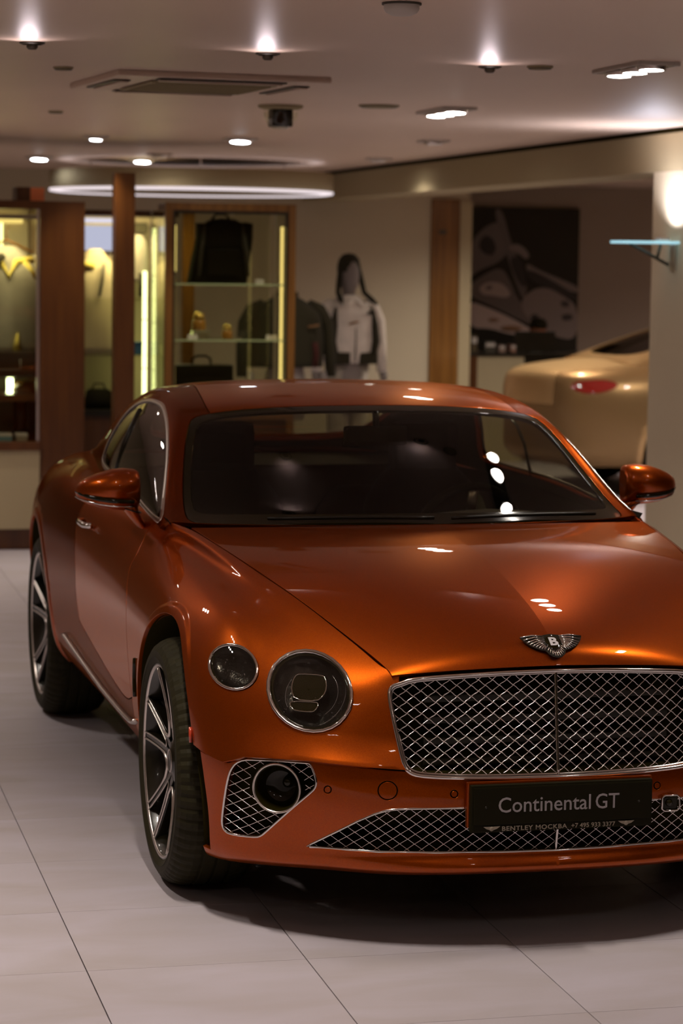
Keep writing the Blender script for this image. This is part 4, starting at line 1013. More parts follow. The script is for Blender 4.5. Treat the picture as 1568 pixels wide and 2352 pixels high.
# tiles: 600 mm squares, the grid of the photograph
TA = -0.012562
tc_, ts_ = math.cos(TA), math.sin(TA)
tm = MB().box(-.2985, .2985, -.2993, .2993, -.02, 0, .0012).mesh('tile', M_TILE)
A0, B0 = -1.2966, -1.5001
def tw(a, b): return (tc_*a-ts_*b, ts_*a+tc_*b)
cells = []
camv = cam.matrix_world.inverted()
for i in range(-14, 22):
    for j in range(-14, 30):
        x, y = tw(A0+.6*(i+.5), B0+.6*(j+.5))
        if not (RW0 < x < RW1 and RY0 < y < RY1): continue
        p = camv @ Vector((x, y, 0)); vis = p.z < -1 and abs(p.x/-p.z) < .139+.35/(-p.z) and abs(p.y/-p.z) < .209+.35/(-p.z)
        cells.append((0 if vis else 1, math.hypot(x+2.24, y+7.22), x, y))
cells.sort()
near = cells[:250]
for k, (v_, d, x, y) in enumerate(near):
    o = bpy.data.objects.new('tile', tm); C.objects.link(o); o.parent = fl; o.location = (x, y, 0); o.rotation_euler = (0, 0, TA)
rest = MB(); hw, hh = .2985, .2993
for (v_, d, x, y) in cells[250:]:
    c4 = [(x+tc_*a-ts_*b, y+ts_*a+tc_*b, 0) for a, b in ((-hw, -hh), (hw, -hh), (hw, hh), (-hw, hh))]
    rest.add(c4, [(0, 1, 2, 3)])
rest.build('far_tiles', M_TILE, fl, kind='stuff')

MB().box(RW0-.2, RW1+.2, RY0-.2, RY1+.2, CEIL, CEIL+.15).build('ceiling', M_CEIL, kind='structure')
MB().box(RW0-.2, RW0, RY0-.2, RY1+.2, 0, CEIL).build('wall_left', M_WALL, kind='structure')
MB().box(RW1, RW1+.2, RY0-.2, RY1+.2, 0, CEIL).build('wall_right', M_WALL, kind='structure')
MB().box(RW0-.2, RW1+.2, RY0-.2, RY0, 0, CEIL).build('wall_front', M_WALL, kind='structure')
MB().box(RW0, 4.42, YB, YB+.15, 0, CEIL).build('wall_back', M_WALL, kind='structure')
MB().box(4.40, RW1, RY1-.02, RY1+.15, 0, CEIL).build('wall_far', M_WALLP, kind='structure')
# long ceiling beam on the right, with a shadow gap on top
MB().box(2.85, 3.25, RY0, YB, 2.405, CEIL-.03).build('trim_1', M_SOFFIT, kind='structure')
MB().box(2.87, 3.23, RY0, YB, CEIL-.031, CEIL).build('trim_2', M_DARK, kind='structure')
# pillar with the glass sconce: its left face is in view
MB().box(2.85, 3.25, 4.0, 5.77, 0, 2.405, .004).build('wall_pillar', M_WALL, kind='structure')
# end of the back wall: gold wood leaf and cream reveal
d1 = MB().box(4.05, 4.318, YB-.03, YB-.001, 0.02, 2.447, .004).build('door_1', M_WOODG, kind='structure')
MB().box(4.12, 4.19, YB-.036, YB-.030, 2.13, 2.17).build('door_sign', M_GREYD, d1)
MB().box(4.318, 4.43, YB-.04, YB+.15, 0, 2.43, .003).build('trim_3', M_CREAM, kind='structure')
MB().box(-1.2, 4.05, YB-.012, YB-.001, 0, .09, .002).build('baseboard_back', M_WHITE, kind='structure')
# ------------------------------------------------------------------ lamps
def emis(name, c, s):
    m = bpy.data.materials.new(name); m.use_nodes = True; nt = m.node_tree; nt.nodes.clear()
    o = nt.nodes.new('ShaderNodeOutputMaterial'); e = nt.nodes.new('ShaderNodeEmission'); e.inputs[0].default_value = (*c, 1); e.inputs[1].default_value = s
    nt.links.new(e.outputs[0], o.inputs[0]); return m
M_LAMP = emis('lamp_face_glow', LCOL, LAMP)
M_LAMPS = emis('small_lamp_glow', (0.9, 0.93, 1.0), 30)
M_LED = emis('led_tube_glow', (0.95, 1.0, 0.42), 2.2)
M_LEDW = emis('led_strip_warm', (0.85, 0.62, 0.20), 1.1)
M_RINGL = emis('ring_light', (0.95, 0.82, 0.85), 0.75)
M_SIGNAL = emis('bright_bulb', (0.9, 1.0, 0.55), 6)

def lamp_unit(x, y, n, tilt=(0, 0), r=.052, sp=.155, axis='y', name='recessed_spotlight', small=False, yaw=0.0, power=40.0, cone=96):
    root = empty(name, (x, y, CEIL), yaw)
    L = sp*(n-1)/2+r+.03
    fr = MB()
    a, b = (r+.03, L) if axis == 'y' else (L, r+.03)
    for s in (-1, 1):
        fr.box(s*a-.006, s*a+.006, -b, b, -.014, 0, .002); fr.box(-a, a, s*b-.006, s*b+.006, -.014, 0, .002)
    fr.build('trim_frame', M_WHITE, root)
    MB().box(-a, a, -b, b, -.006, -.001).build('housing', M_GREYD, root)
    for k in range(n):
        d = (k-(n-1)/2)*sp; cx, cy = (0, d) if axis == 'y' else (d, 0)
        Mx = Matrix.Translation((cx, cy, -.024)) @ Matrix.Rotation(tilt[1], 4, 'Y') @ Matrix.Rotation(tilt[0], 4, 'X')
        g = MB().lathe([(r*1.14, .018), (r*1.14, -.003), (r*1.02, -.006), (r*1.0, .001)], 32).xf(Mx).build('lamp_ring', M_SATIN, root)
        MB().lathe([(r, 0), (r*.5, -.0015), (0, -.002)], 32).xf(Mx).build('lamp_face', M_LAMPS if small else M_LAMP, g)
        if power: light('SPOT', (cx, cy, -.035), power, LCOL, root, spot_size=math.radians(cone), spot_blend=.9, shadow_soft_size=r)
    return root
def light(kind, loc, energy, col=LCOL, parent=None, **kw):
    l = bpy.data.lights.new('light', kind); l.energy = energy; l.color = col
    for k, v in kw.items():
        if k != 'dir': setattr(l, k, v)
    o = bpy.data.objects.new('light', l); C.objects.link(o); o.location = loc
    if 'dir' in kw: o.rotation_euler = Vector(kw['dir']).to_track_quat('-Z', 'Y').to_euler()
    if parent: o.parent = parent
    return o
G1 = 'recessed multi-lamp spotlights in the ceiling'
t = lamp_unit(1.266, 4.546, 3, (-.10, .05)); tag(t, 'bright recessed spotlight cluster in the middle of the ceiling, lamps merging in glare', 'ceiling light', G1)
t = lamp_unit(1.145, 1.641, 3, (-.08, .04), sp=.17, r=.048); tag(t, 'recessed spotlight cluster nearest the upper right corner', 'ceiling light', G1)
HID = [(1.45, -.85, "recessed spotlight cluster above the orange car's headlamp furthest right"), (1.45, -4.0, 'recessed spotlight cluster in front of the car, right-hand row'),
       (-1.15, -1.2, "recessed spotlight cluster above the orange car's twin round lamps"), (-1.35, -4.2, 'recessed spotlight cluster in front of the car, left-hand row'),
       (-2.35, .6, 'recessed spotlight cluster beside the front wheel of the orange car'), (-3.3, -3.8, 'recessed spotlight cluster left of the camera'),
       (-2.35, 3.6, 'recessed spotlight cluster beside the rear wheel of the orange car'), (-2.4, 6.6, 'recessed spotlight cluster above the floor left of the cabinets'), (0.1, -6.5, 'recessed spotlight cluster nearest the camera')]
for x, y, lab in HID:
    t = lamp_unit(x, y, 3, (0, 0)); tag(t, lab, 'ceiling light', G1)
for x, y, lab in ((0.063, 8.144, 'small recessed downlight left of the tilted one, faint, above the wooden posts'), (0.942, 7.95, 'tilted recessed downlight above the glass display cabinet'),
                  (0.146, 11.576, 'round recessed downlight furthest left, in front of the ring lamp'), (0.942, 11.604, 'bluish recessed downlight just left of the ring lamp centre')):
    pass
    t = lamp_unit(x, y, 1, (-.12, .05), r=.062 if 'faint' not in lab else .04, small=True, name='downlight'); tag(t, lab, 'ceiling light', 'small round downlights at the back')
# three little adjustable lamps that rake the glossy ceiling
for (x, y), lab in (((-1.158, 1.512), 'leftmost of three small ceiling lamps raking light over the ceiling'), ((-0.286, 1.623), 'middle one of three small ceiling lamps raking light over the ceiling'), ((0.638, 1.863), 'rightmost of three small ceiling lamps raking light over the ceiling')):
    t = empty('eyeball_lamp', (x, y, CEIL)); tag(t, lab, 'ceiling light', 'small raking lamps on the ceiling')
    MB().lathe([(.045, 0), (.045, -.004), (.036, -.008)], 28).build('rosette', M_GREYD, t)
    MB().lathe([(0, -.026), (.014, -.025), (.020, -.018), (.020, -.004), (.018, 0)], 20).build('lamp_body', M_GREYD, t)
    light('SPOT', (-.016, -.045, -.075), 0.9, (1, .84, .90), t, spot_size=math.radians(140), spot_blend=1.0, shadow_soft_size=.03, dir=(-.24, -1, .75))

# ------------------------------------------------------------------ ceiling equipment
ac = empty('air_conditioner_cassette', (-0.261, 3.112, CEIL), .08); tag(ac, 'square white four-way air conditioner cassette set in the ceiling', 'air conditioner')
MB().box(-.45, .45, -.45, .45, -.024, 0, .008).build('panel', M_CEIL, ac)
gr_ = MB().box(-.27, .27, -.27, .27, -.034, -.027, .004).build('intake_grille', M_SOFFIT, ac)
for k in range(12): MB().box(-.25, .25, -.25+.043*k, -.235+.043*k, -.038, -.033).build('louvre', M_SOFFIT, gr_)
for s in (-1, 1):
    for a in (0, 1):
        m_ = MB()
        if a == 0: m_.box(-.27, .27, s*.375-.035, s*.375+.035, -.030, -.026)
        else: m_.box(s*.385-.035, s*.385+.035, -.25, .25, -.030, -.026)
        sl = m_.build('air_slot', M_BLACK, ac)
        m_ = MB()
        if a == 0: m_.box(-.26, .26, s*.375-.006, s*.375+.03, -.036, -.030)
        else: m_.box(s*.385-.006, s*.385+.028, -.24, .24, -.036, -.030)
        m_.build('flap', M_CEIL, sl)
sd = MB().lathe([(.052, 0), (.052, -.018), (.046, -.028), (.030, -.036), (.012, -.038), (0, -.038)], 40).build('smoke_detector', M_WHITE)
sd.location = (-0.305, -0.255, CEIL); tag(sd, 'round white smoke detector at the top edge of the picture', 'smoke detector')
MB().lathe([(.058, 0), (.058, -.006), (.052, -.006)], 40).build('base_ring', M_GREYD, sd)
cc_ = MB().lathe([(.11, 0), (.11, -.012), (.085, -.020), (0, -.022)], 40).build('security_camera', M_SOFFIT); cc_.location = (0.442, 4.611, CEIL); tag(cc_, 'dark boxed security camera on a round ceiling plate', 'camera')
MB().box(-.052, .052, -.05, .05, -.105, -.02, .01).build('camera_body', M_BLACK, cc_)
MB().lathe([(.085, -.03), (.08, -.06), (.06, -.095), (.03, -.115), (0, -.118)], 32).build('dome', M_CGLASS, cc_)
for x, y, r, lab in ((0.877, 4.379, .10, 'large flat round ceiling speaker left of the bright middle spotlight'), (-0.899, 2.603, .04, 'small dark ceiling disc in front of the air conditioner, upper left'),
                     (-0.526, 5.61, .04, 'small dark ceiling disc left behind the air conditioner'), (0.812, 1.78, .05, 'small dark ceiling disc beside the upper right spotlight cluster')):
    o = MB().lathe([(r, 0), (r, -.006), (r*.8, -.010), (0, -.011)], 36).build('ceiling_disc', M_SOFFIT); o.location = (x, y, CEIL); tag(o, lab, 'ceiling fitting', 'round discs on the ceiling')
    MB().lathe([(r*.9, -.0085), (r*.85, -.012), (r*.8, -.0085)], 36).build('disc_rim', M_GREYD, o)

rg = empty('ring_lamp', (1.405, 12.0, 0)); tag(rg, 'big flat drum-shaped ring lamp hanging below the ceiling at the back', 'ceiling light')
MB().lathe([(1.085, 2.40), (1.115, 2.405), (1.12, 2.55), (1.10, 2.56), (0, 2.56)], 96).build('drum', M_SOFFIT, rg)
MB().lathe([(1.05, 2.405), (1.085, 2.392), (1.118, 2.398), (1.12, 2.415)], 96).build('light_ring', M_RINGL, rg)
MB().lathe([(1.05, 2.562), (.95, 2.566), (.95, 2.562)], 64).build('added_upper_glow', M_RINGL, rg)  # glow added above the drum to lift the dark ceiling over it
MB().lathe([(1.04, 2.41), (.6, 2.42), (0, 2.42)], 64).build('diffuser', M_SOFFIT, rg)
for a in (0.4, 2.5, 4.6): MB().tube([(.9*math.cos(a), .9*math.sin(a), 2.55), (.9*math.cos(a), .9*math.sin(a), CEIL)], .006, 6).build('hanger', M_SATIN, rg)

sc = empty('wall_sconce', (2.85, 5.434, 1.993)); tag(sc, 'glass wall lamp with a triangular bracket washing the right pillar', 'wall lamp')
MB().box(-.34, -.005, -.09, .09, .010, .024, .003).build('glass_plate', mat('sconce_glass', (.35, .62, .66), .15, emit=(.45, .85, 1.0), estr=.55), sc)
MB().tube([(-.26, 0, .008), (-.03, 0, -.105)], .009, 8).tube([(-.08, 0, .008), (-.10, 0, -.075)], .009, 8).build('bracket', M_GREYD, sc)
MB().box(-.012, 0, -.035, .035, -.14, .02, .003).build('wall_plate', M_SATIN, sc)
MB().box(-.10, -.04, -.04, .04, .026, .045, .006).build('lamp_holder', M_SATIN, sc)
light('SPOT', (-.13, 0, .04), 30, (.88, .86, 1.0), sc, spot_size=math.radians(150), spot_blend=1.0, shadow_soft_size=.02, dir=(-.12, -.12, 1))

# ------------------------------------------------------------------ display cabinets on the left
def poly_x(x, ys): return x
ca = empty('display_cabinet', (-.6, 8.8, 0)); tag(ca, 'wooden display cabinet with wide side panel, cut by the left picture edge', 'cabinet')
def P_(mb, name, m, par, **kw):
    mb.xf(Matrix.Translation(-par.location)) if par.type == 'EMPTY' and par.parent is None else mb
    return mb.build(name, m, par, **kw)
P_(MB().box(-.239, .049, 8.50, 9.15, 0, 2.238, .004), 'side_panel', M_WOOD, ca)
P_(MB().box(-1.35, -.239, 8.50, 9.15, 2.185, 2.238, .003), 'top_board', M_WOOD, ca)
P_(MB().box(-1.35, -.243, 9.10, 9.15, .66, 2.185), 'back_panel', M_CREAM, ca)
P_(MB().box(-1.39, -1.35, 8.5, 9.15, 0, 2.238, .003), 'left_panel', M_WOOD, ca)
P_(MB().box(-1.35, -.243, 8.46, 9.1, .645, .70, .004), 'counter_edge', M_WOOD, ca)
P_(MB().box(-1.35, -.243, 8.48, 9.1, .137, .645, .003), 'cream_base', M_CREAM, ca)
P_(MB().box(-1.35, -.243, 8.53, 9.1, 0, .137, .003), 'plinth', M_WOOD, ca)
P_(MB().box(-1.34, -.245, 8.55, 9.08, .955, 1.00, .003), 'shelf', M_WOOD, ca)
P_(MB().box(-1.34, -.245, 8.60, 9.08, 1.098, 1.108, .002), 'glass_shelf', M_CGLASS, ca)
P_(MB().box(-.262, -.243, 8.50, 8.53, .70, 2.185, .002), 'door_frame', M_SATIN, ca)
P_(MB().box(-1.34, -.262, 8.505, 8.512, .70, 2.185), 'glass_door', M_CGLASS, ca)
P_(MB().box(-.445, -.425, 8.95, 8.97, 1.92, 2.10, .003), 'led_strip', M_LED, ca)
P_(MB().box(-1.3, -.28, 9.06, 9.09, 2.10, 2.14, .003), 'led_strip', M_LEDW, ca)
P_(MB().box(-1.34, -.245, 8.52, 8.55, 2.12, 2.15, .003), 'hanging_rail', M_SATIN, ca)
blk = MB().box(-.09, .09, -.10, .10, 0, .01)
o = MB().box(-.36, .10, -.16, .16, 0, .17, .02).build('handbag', M_BLACK); o.location = (-.33, 8.70, 1.108); tag(o, 'long black handbag on the upper glass shelf of the left cabinet', 'bag'); o.location.x = -.36
MB().tube([(-.2, -.165, .12), (-.2, -.168, .05), (.0, -.168, .05), (.0, -.165, .12)], .006, 6).build('strap', M_GREYD, o)
o = MB().lathe([(0, .10), (.018, .10), (.021, .09), (.021, .01), (.025, 0), (0, 0)], 20).build('accent_lamp', M_SIGNAL); o.location = (-.405, 8.72, 1.0); tag(o, 'small glowing lamp under the black handbag, left cabinet', 'lamp')
o = MB().lathe([(.10, 0), (.11, .02), (.09, .06), (.05, .075), (0, .08)], 24).build('folded_cap', M_WOODG); o.location = (-.29, 8.74, 1.0); tag(o, 'brown cap lying on the wooden shelf of the left cabinet', 'cap')
MB().lathe([(.10, .0), (.14, -.0), (.15, .006), (.10, .012)], 20, a0=-2.4, a1=-.6).build('peak', M_WOOD, o)
o = empty('display_stand', (-.32, 8.86, .70)); tag(o, 'dark turned wooden stand at the bottom of the left cabinet', 'stand')
MB().lathe([(.075, 0), (.08, .02), (.05, .04), (.04, .08), (.045, .14), (.05, .255), (0, .255)], 24).build('pedestal', M_WOOD, o); MB().box(-.06, .06, -.05, .05, .0, .05, .01).build('stand_foot', M_BLACK, o)
for k, (x, w, c, lab) in enumerate(((-.46, .10, (.16, .32, .36), 'blue box lying at the bottom of the left cabinet'), (-.345, .07, (.35, .30, .22), 'grey box lying beside the blue one, left cabinet'))):
    o = MB().box(-w/2, w/2, -.06, .06, 0, .045, .004).build('gift_box', mat('gift_box_%s' % ('blue' if k == 0 else 'grey'), c, .5)); o.location = (x, 8.62, .70); tag(o, lab, 'box', 'boxes at the bottom of the left cabinet')
    MB().box(-w/2-.002, w/2+.002, -.062, .062, .03, .047, .003).build('lid', M_WHITE, o)
# the two lamp lights of the cabinet interior (warm glow seen on the clothes)
light('AREA', (-.6, 8.56, 2.05), 4.5, (1, .86, .52), shape='RECTANGLE', size=.7, size_y=.05, dir=(0, .55, -1))

def torso(name, m, w=.44, d=.20, z0=0.0, z1=.60, neck=False, arms=True, hang=.52, parent=None, flare=.05, shoulder=.80):
    """a filled garment: body, sloping shoulders, two hanging sleeves as one surface each"""
    rings = []
    for t in np.linspace(0, 1, 14):
        z = z0+(z1-z0)*t
        ww = w*(.46+flare*(1-t)) if t < .72 else w*(.46-(.46-.13)*((t-.72)/.28)**1.5)
        dd = d*(.52+.06*math.sin(t*3)) if t < .8 else d*(.52-.22*((t-.8)/.2))
        ring = []
        for k in range(28):
            a = 2*PI*k/28; ca, sa = math.cos(a), math.sin(a)
            wr = 1+.025*math.sin(5*a+8*t)+.015*math.sin(11*a-5*t)
            ring.append((abs(ca)**.8*math.copysign(1, ca)*ww*wr, abs(sa)**.9*math.copysign(1, sa)*dd*wr, z))
        rings.append(ring)
    mb = MB().loft(rings)
    if arms:
        for s in (-1, 1):
            zz = z0+(z1-z0)*.86
            pts = [(s*w*.30, 0, zz), (s*w*.45, .0, zz-.04), (s*w*.55, -.005, zz-.14), (s*w*.585, -.01, zz-hang*.55), (s*w*.60, -.03, zz-hang)]
            mb.tube(pts, [.055, .062, .056, .048, .042], 14)
    o = mb.build(name, m, parent); return o
M_CLOTH = mat('grey_cloth', (0.30, 0.265, 0.19), .9, noise=.1, nscale=9)
M_CLOTHW = mat('pale_cloth', (0.60, 0.53, 0.45), .9, noise=.1, nscale=12)
M_CLOTHB = mat('black_cloth', (0.018, 0.014, 0.003), .9)
M_YEL = mat('yellow_cloth', (0.55, 0.43, 0.08), .8)
M_MANN = mat('grey_mannequin', (0.20, 0.165, 0.145), .6)
M_COAT = mat('beige_coat', (0.50, 0.42, 0.24), .85)
hj = empty('hanging_jacket', (-.42, 8.78, 1.25)); tag(hj, 'grey jacket with yellow collar hanging in the left cabinet', 'jacket')
torso('jacket_body', M_CLOTH, .50, .22, 0, .70, parent=hj, hang=.6)
MB().tube([(-.14, -.05, .62), (-.05, -.1, .60), (0, -.115, .50), (.05, -.1, .60), (.16, -.05, .62)], .022, 8).build('collar', M_YEL, hj)
MB().tube([(.10, -.085, .60), (.17, -.085, .50)], .022, 8).build('shoulder_flash', M_YEL, hj)
MB().tube([(.05, -.13, .02), (.055, -.13, .14)], [.03, .004], 8).build('yellow_dart', M_YEL, hj)
MB().tube([(-.30, -.11, .50), (-.15, -.125, .56), (-.03, -.12, .64)], [.04, .05, .02], 8).build('black_yoke', M_CLOTHB, hj)
MB().tube([(-.17, 0, .66), (0, 0, .74), (.17, 0, .66)], .008, 8).tube([(0, 0, .74), (0, 0, .80), (.02, 0, .83)], .003, 6).build('hanger', M_WOODG, hj)

# wooden posts
o = MB().box(.204, .332, 8.25, 8.38, 0, 2.42, .003).build('wooden_post', M_WOOD); tag(o, 'tall brown wooden post in front of the lit alcove', 'post')
MB().box(.200, .336, 8.246, 8.384, 0, .08, .003).build('foot_plate', M_SATIN, o)
o = MB().box(.885, .965, 9.55, 9.63, 0, 2.44, .003).build('wooden_post', M_WOODG); o.scale.z = .93; tag(o, 'thin lighter wooden post behind the glass cabinet', 'post')
MB().box(.880, .970, 9.545, 9.635, 0, .08, .003).build('foot_plate', M_SATIN, o)
o = MB().box(-.372, -.195, 8.62, 8.85, 2.238, 2.325, .006).build('storage_box', mat('storage_box_orange', (.85, .22, .07), .5)); tag(o, 'small orange and brown box on top of the left cabinet', 'box')
MB().box(-.374, -.285, 8.618, 8.852, 2.24, 2.327, .004).build('brown_end', M_WOOD, o)

# lit alcove between the cabinets
al = empty('alcove_unit', (.4, 9.4, 0)); tag(al, 'lit open wardrobe with pale back between the wooden posts', 'wardrobe')
P_(MB().box(.05, .78, 9.68, 9.72, 0, 2.20), 'back_panel', M_CREAM, al)
P_(MB().box(.05, .78, 9.15, 9.70, 2.16, 2.20, .003), 'top_board', M_WOOD, al)
P_(MB().box(.72, .74, 9.45, 9.70, 0, 2.16, .003), 'side_panel', M_WHITE, al)
P_(MB().box(.06, .74, 9.20, 9.68, .82, .86, .003), 'counter', M_BLACK, al)
P_(MB().box(.06, .74, 9.22, 9.68, 0, .82, .003), 'base', M_WOOD, al)
P_(MB().box(.06, .74, 9.22, 9.68, 1.222, 1.230), 'glass_shelf', M_CGLASS, al)
P_(MB().box(.06, .74, 9.22, 9.68, 1.60, 1.608), 'glass_shelf', M_CGLASS, al)
P_(MB().box(.06, .36, 9.20, 9.24, 2.115, 2.145, .004), 'light_strip', emis('alcove_strip', (.75, .72, .85), .7), al)
P_(MB().box(.08, .42, 9.60, 9.64, 1.93, 2.10, .01), 'frosted_light_panel', emis('alcove_panel', (.62, .64, .82), .55), al)
for x, z0, z1, n in ((.595, .80, 1.80, 3), (.655, .80, 2.09, 4)):
    for k in range(n):
        a = z0+(z1-z0)*k/n; b = z0+(z1-z0)*(k+1)/n-.006
        P_(MB().tube([(x, 9.42, a), (x, 9.42, b)], .0145, 10), 'led_tube', M_LED, al)
al_l = light('AREA', (.40, 9.22, 2.12), 6.0, (1, .84, .42), shape='RECTANGLE', size=.5, size_y=.1, dir=(0, .5, -1))
hc = empty('hanging_coat', (.26, 9.48, 1.22)); tag(hc, 'beige coat hanging in the alcove left of the wooden post', 'coat')
torso('coat_body', M_COAT, .34, .20, 0, .72, parent=hc, hang=.55)
MB().tube([(.045, -.115, .62), (.035, -.13, .52), (.012, -.135, .40)], .013, 8, False, (1.4, .5)).build('dark_strap', M_GREYD, hc)
MB().tube([(-.02, -.10, .60), (-.10, -.11, .62)], .02, 8).build('yellow_collar', M_YEL, hc)
hg = empty('hanging_sweater', (.545, 9.50, 1.72)); tag(hg, 'grey sweater with a black collar hanging right of the wooden post', 'sweater')
torso('sweater_body', M_CLOTH, .16, .14, 0, .36, parent=hg, arms=False)
MB().box(-.07, .07, -.09, .05, .33, .40, .02).build('black_collar', M_CLOTHB, hg); MB().tube([(.02, -.09, .06), (.02, -.09, -.10)], .014, 8).build('dark_tie', M_CLOTHB, hg)
o = MB().box(-.03, .03, -.03, .03, 0, .085, .006).build('blue_box', mat('blue_card', (.06, .19, .30), .5)); o.location = (.527, 9.30, 1.23); tag(o, 'small blue box on the glass shelf beside the light tubes', 'box')
MB().box(-.031, .031, -.031, .031, .065, .087, .003).build('lid', mat('blue_card_dark', (.05, .15, .24), .5), o)
o = MB().loft([[(x*s, y*.05, z) for x, y in ((-.09, -1), (.09, -1), (.10, 0), (.09, 1), (-.09, 1), (-.10, 0))] for z, s in ((0, 1), (.05, 1.02), (.12, .85), (.135, .6))]).build('black_clutch', M_LEATHER); o.location = (.265, 9.32, .86); tag(o, 'small black bag on the dark counter of the alcove', 'bag')
MB().tube([(-.05, 0, .12), (-.03, 0, .17), (.03, 0, .17), (.05, 0, .12)], .006, 8).build('bag_handle', M_LEATHER, o)
o = MB().box(-.02, .02, -.02, .02, 0, .05, .008).build('pink_pouch', mat('pink_felt', (.35, .10, .12), .8)); o.location = (.19, 9.36, .86); o.location.z = .94; o.location.x = .17; tag(o, 'tiny pink pouch behind the small black bag', 'pouch'); MB().box(-.021, .021, -.021, .021, .035, .05, .004).build('flap', M_YEL, o)
bpy.data.objects['pink_pouch'].location.z = .86

# glass display cabinet
gc = empty('glass_cabinet', (1.0, 8.8, 0)); tag(gc, 'tall see-through glass display cabinet in a wooden frame', 'cabinet')
x0, x1, ya, yb, zt = .571, 1.437, 8.50, 9.08, 2.245
P_(MB().box(x0, x0+.05, ya, ya+.05, 0, zt, .003), 'left_post', M_WOODG, gc)
P_(MB().box(x1-.05, x1, ya, ya+.05, 0, zt, .003), 'right_post', M_WOODG, gc)
for xx in (x0+.002, x1-.014): P_(MB().box(xx, xx+.012, yb-.012, yb, 0, zt-.05), 'back_post', M_SATIN, gc)
for xx in (x0+.004, x1-.010): P_(MB().box(xx, xx+.006, ya+.05, yb-.012, .89, zt-.05), 'glass_side', M_CGLASS, gc)
P_(MB().box(x0+.05, x1-.05, ya, yb, zt-.05, zt, .003), 'top_board', M_WOODG, gc)
P_(MB().box(x0+.05, x1-.05, ya, yb, .84, .89, .003), 'cabinet_floor', M_WOODG, gc)
P_(MB().box(x0+.05, x1-.05, ya+.02, yb-.02, .05, .84, .003), 'drawer_base', M_WOOD, gc)
fr = MB()
for a, b, c_, d in ((x0+.05, x0+.066, .89, zt-.05), (x1-.066, x1-.05, .89, zt-.05)): fr.box(a, b, ya+.005, ya+.03, c_, d)
fr.box(x0+.066, x1-.066, ya+.005, ya+.03, zt-.068, zt-.05); P_(fr, 'door_frame', M_BLACK, gc)
P_(MB().box(x0+.066, x1-.066, ya+.012, ya+.018, .89, zt-.068), 'glass_door', M_CGLASS, gc)
P_(MB().box(x0+.05, x1-.05, yb-.02, yb-.012, .89, zt-.05), 'glass_back', M_CGLASS, gc)
M_SHELF = mat('glowing_shelf_edge', (.34, .36, .22), .2, emit=(.55, .58, .30), estr=.10)  # edge brightness put into the material as a faint glow, no lamp
for z in (1.715, 1.350):
    s_ = P_(MB().box(x0+.055, x1-.055, ya+.05, yb-.04, z, z+.008), 'glass_shelf', M_CGLASS, gc)
    MB().box(x0+.055-gc.location.x, x1-.055-gc.location.x, ya+.044-gc.location.y, ya+.05-gc.location.y, z-.001, z+.009).build('polished_edge', M_SHELF, s_)
P_(MB().box(x0+.068, x0+.082, ya+.06, ya+.075, 1.80, 2.10), 'led_strip', M_LEDW, gc)
P_(MB().box(x0+.070, x0+.080, ya+.06, ya+.075, .90, 1.78), 'led_strip', mat('faint_glow_strip', (.35, .25, .12), .5, emit=(.5, .32, .1), estr=.15), gc)  # lower strip carries a faint glow in its material
P_(MB().box(x1-.086, x1-.070, ya+.06, ya+.075, .90, 2.10), 'led_strip', M_LEDW, gc)
P_(MB().lathe([(0, 0), (.012, 0), (.014, .006), (.014, .02)], 16, c=(1.03, 8.6, zt-.072)), 'spot_puck', M_SATIN, gc)
# the black bag on the upper shelf
bg = empty('black_backpack', (.99, 8.78, 1.723)); tag(bg, 'black leather backpack on the top glass shelf', 'bag')
pr = [(-.215, 0), (.165, 0), (.185, .14), (.205, .30), (.205, .395), (.16, .405), (.125, .40), (.09, .42), (.0, .428), (-.07, .418), (-.10, .395), (-.155, .395), (-.155, .30), (-.185, .16)]
mbp = MB()
for dd, s in ((-.10, .93), (-.085, .985), (0, 1.0), (.085, .985), (.10, .93)): pass
mbp.loft([[(a*s, dd, .2+(b-.2)*s) for a, b in pr] for dd, s in ((-.10, .90), (-.09, .97), (-.06, 1.0), (.06, 1.0), (.09, .97), (.10, .90))])
mbp.build('bag_body', M_LEATHER, bg)
MB().box(-.12, .10, -.125, -.095, .05, .22, .012).build('front_pocket', M_LEATHER, bg); MB().tube([(-.12, -.128, .22), (-.01, -.13, .225), (.10, -.128, .22)], .004, 6).build('zip', M_BLACK, bg)
MB().tube([(-.06, 0, .42), (-.03, 0, .455), (.03, 0, .455), (.06, 0, .425)], .008, 8).build('carry_loop', M_LEATHER, bg)
for s in (-1, 1): MB().tube([(s*.12, -.09, .38), (s*.15, -.12, .2), (s*.16, -.10, .05)], .014, 8, False, (1.5, .5)).build('shoulder_strap', M_GREYD, bg)
M_AMBERG = mat('amber_glass', (.50, .22, .03), .08, trans=.3, coat=.6); M_GOLD = mat('gold_cap', (.80, .58, .16), .15, metal=1)
def bottle(x, y, z, s, lab, riser=0.0):
    if riser:
        r_ = MB().box(-.055, .055, -.04, .04, 0, riser, .002).build('acrylic_riser', M_CGLASS); r_.location = (x+.01, y, z); tag(r_, 'clear acrylic block under the taller perfume bottle', 'display block')
        MB().box(-.055, .055, -.041, -.039, riser-.004, riser, .001).build('block_edge', M_SHELF, r_)
    t = empty('perfume_bottle', (x, y, z+riser)); tag(t, lab, 'bottle', 'perfume bottles in the glass cabinet')
    MB().lathe([(0, 0), (.042*s, 0), (.046*s, .008), (.046*s, .05*s), (.040*s, .07*s), (.02*s, .08*s), (.018*s, .085*s)], 28).build('flask', M_AMBERG, t)
    MB().lathe([(.032*s, .06*s), (.036*s, .075*s), (.034*s, .105*s), (.02*s, .125*s), (0, .13*s)], 24).build('cap', M_GOLD, t)
    return t
bottle(.83, 8.68, 1.358, 1.0, 'taller amber perfume bottle raised on a clear block, middle shelf', .055)
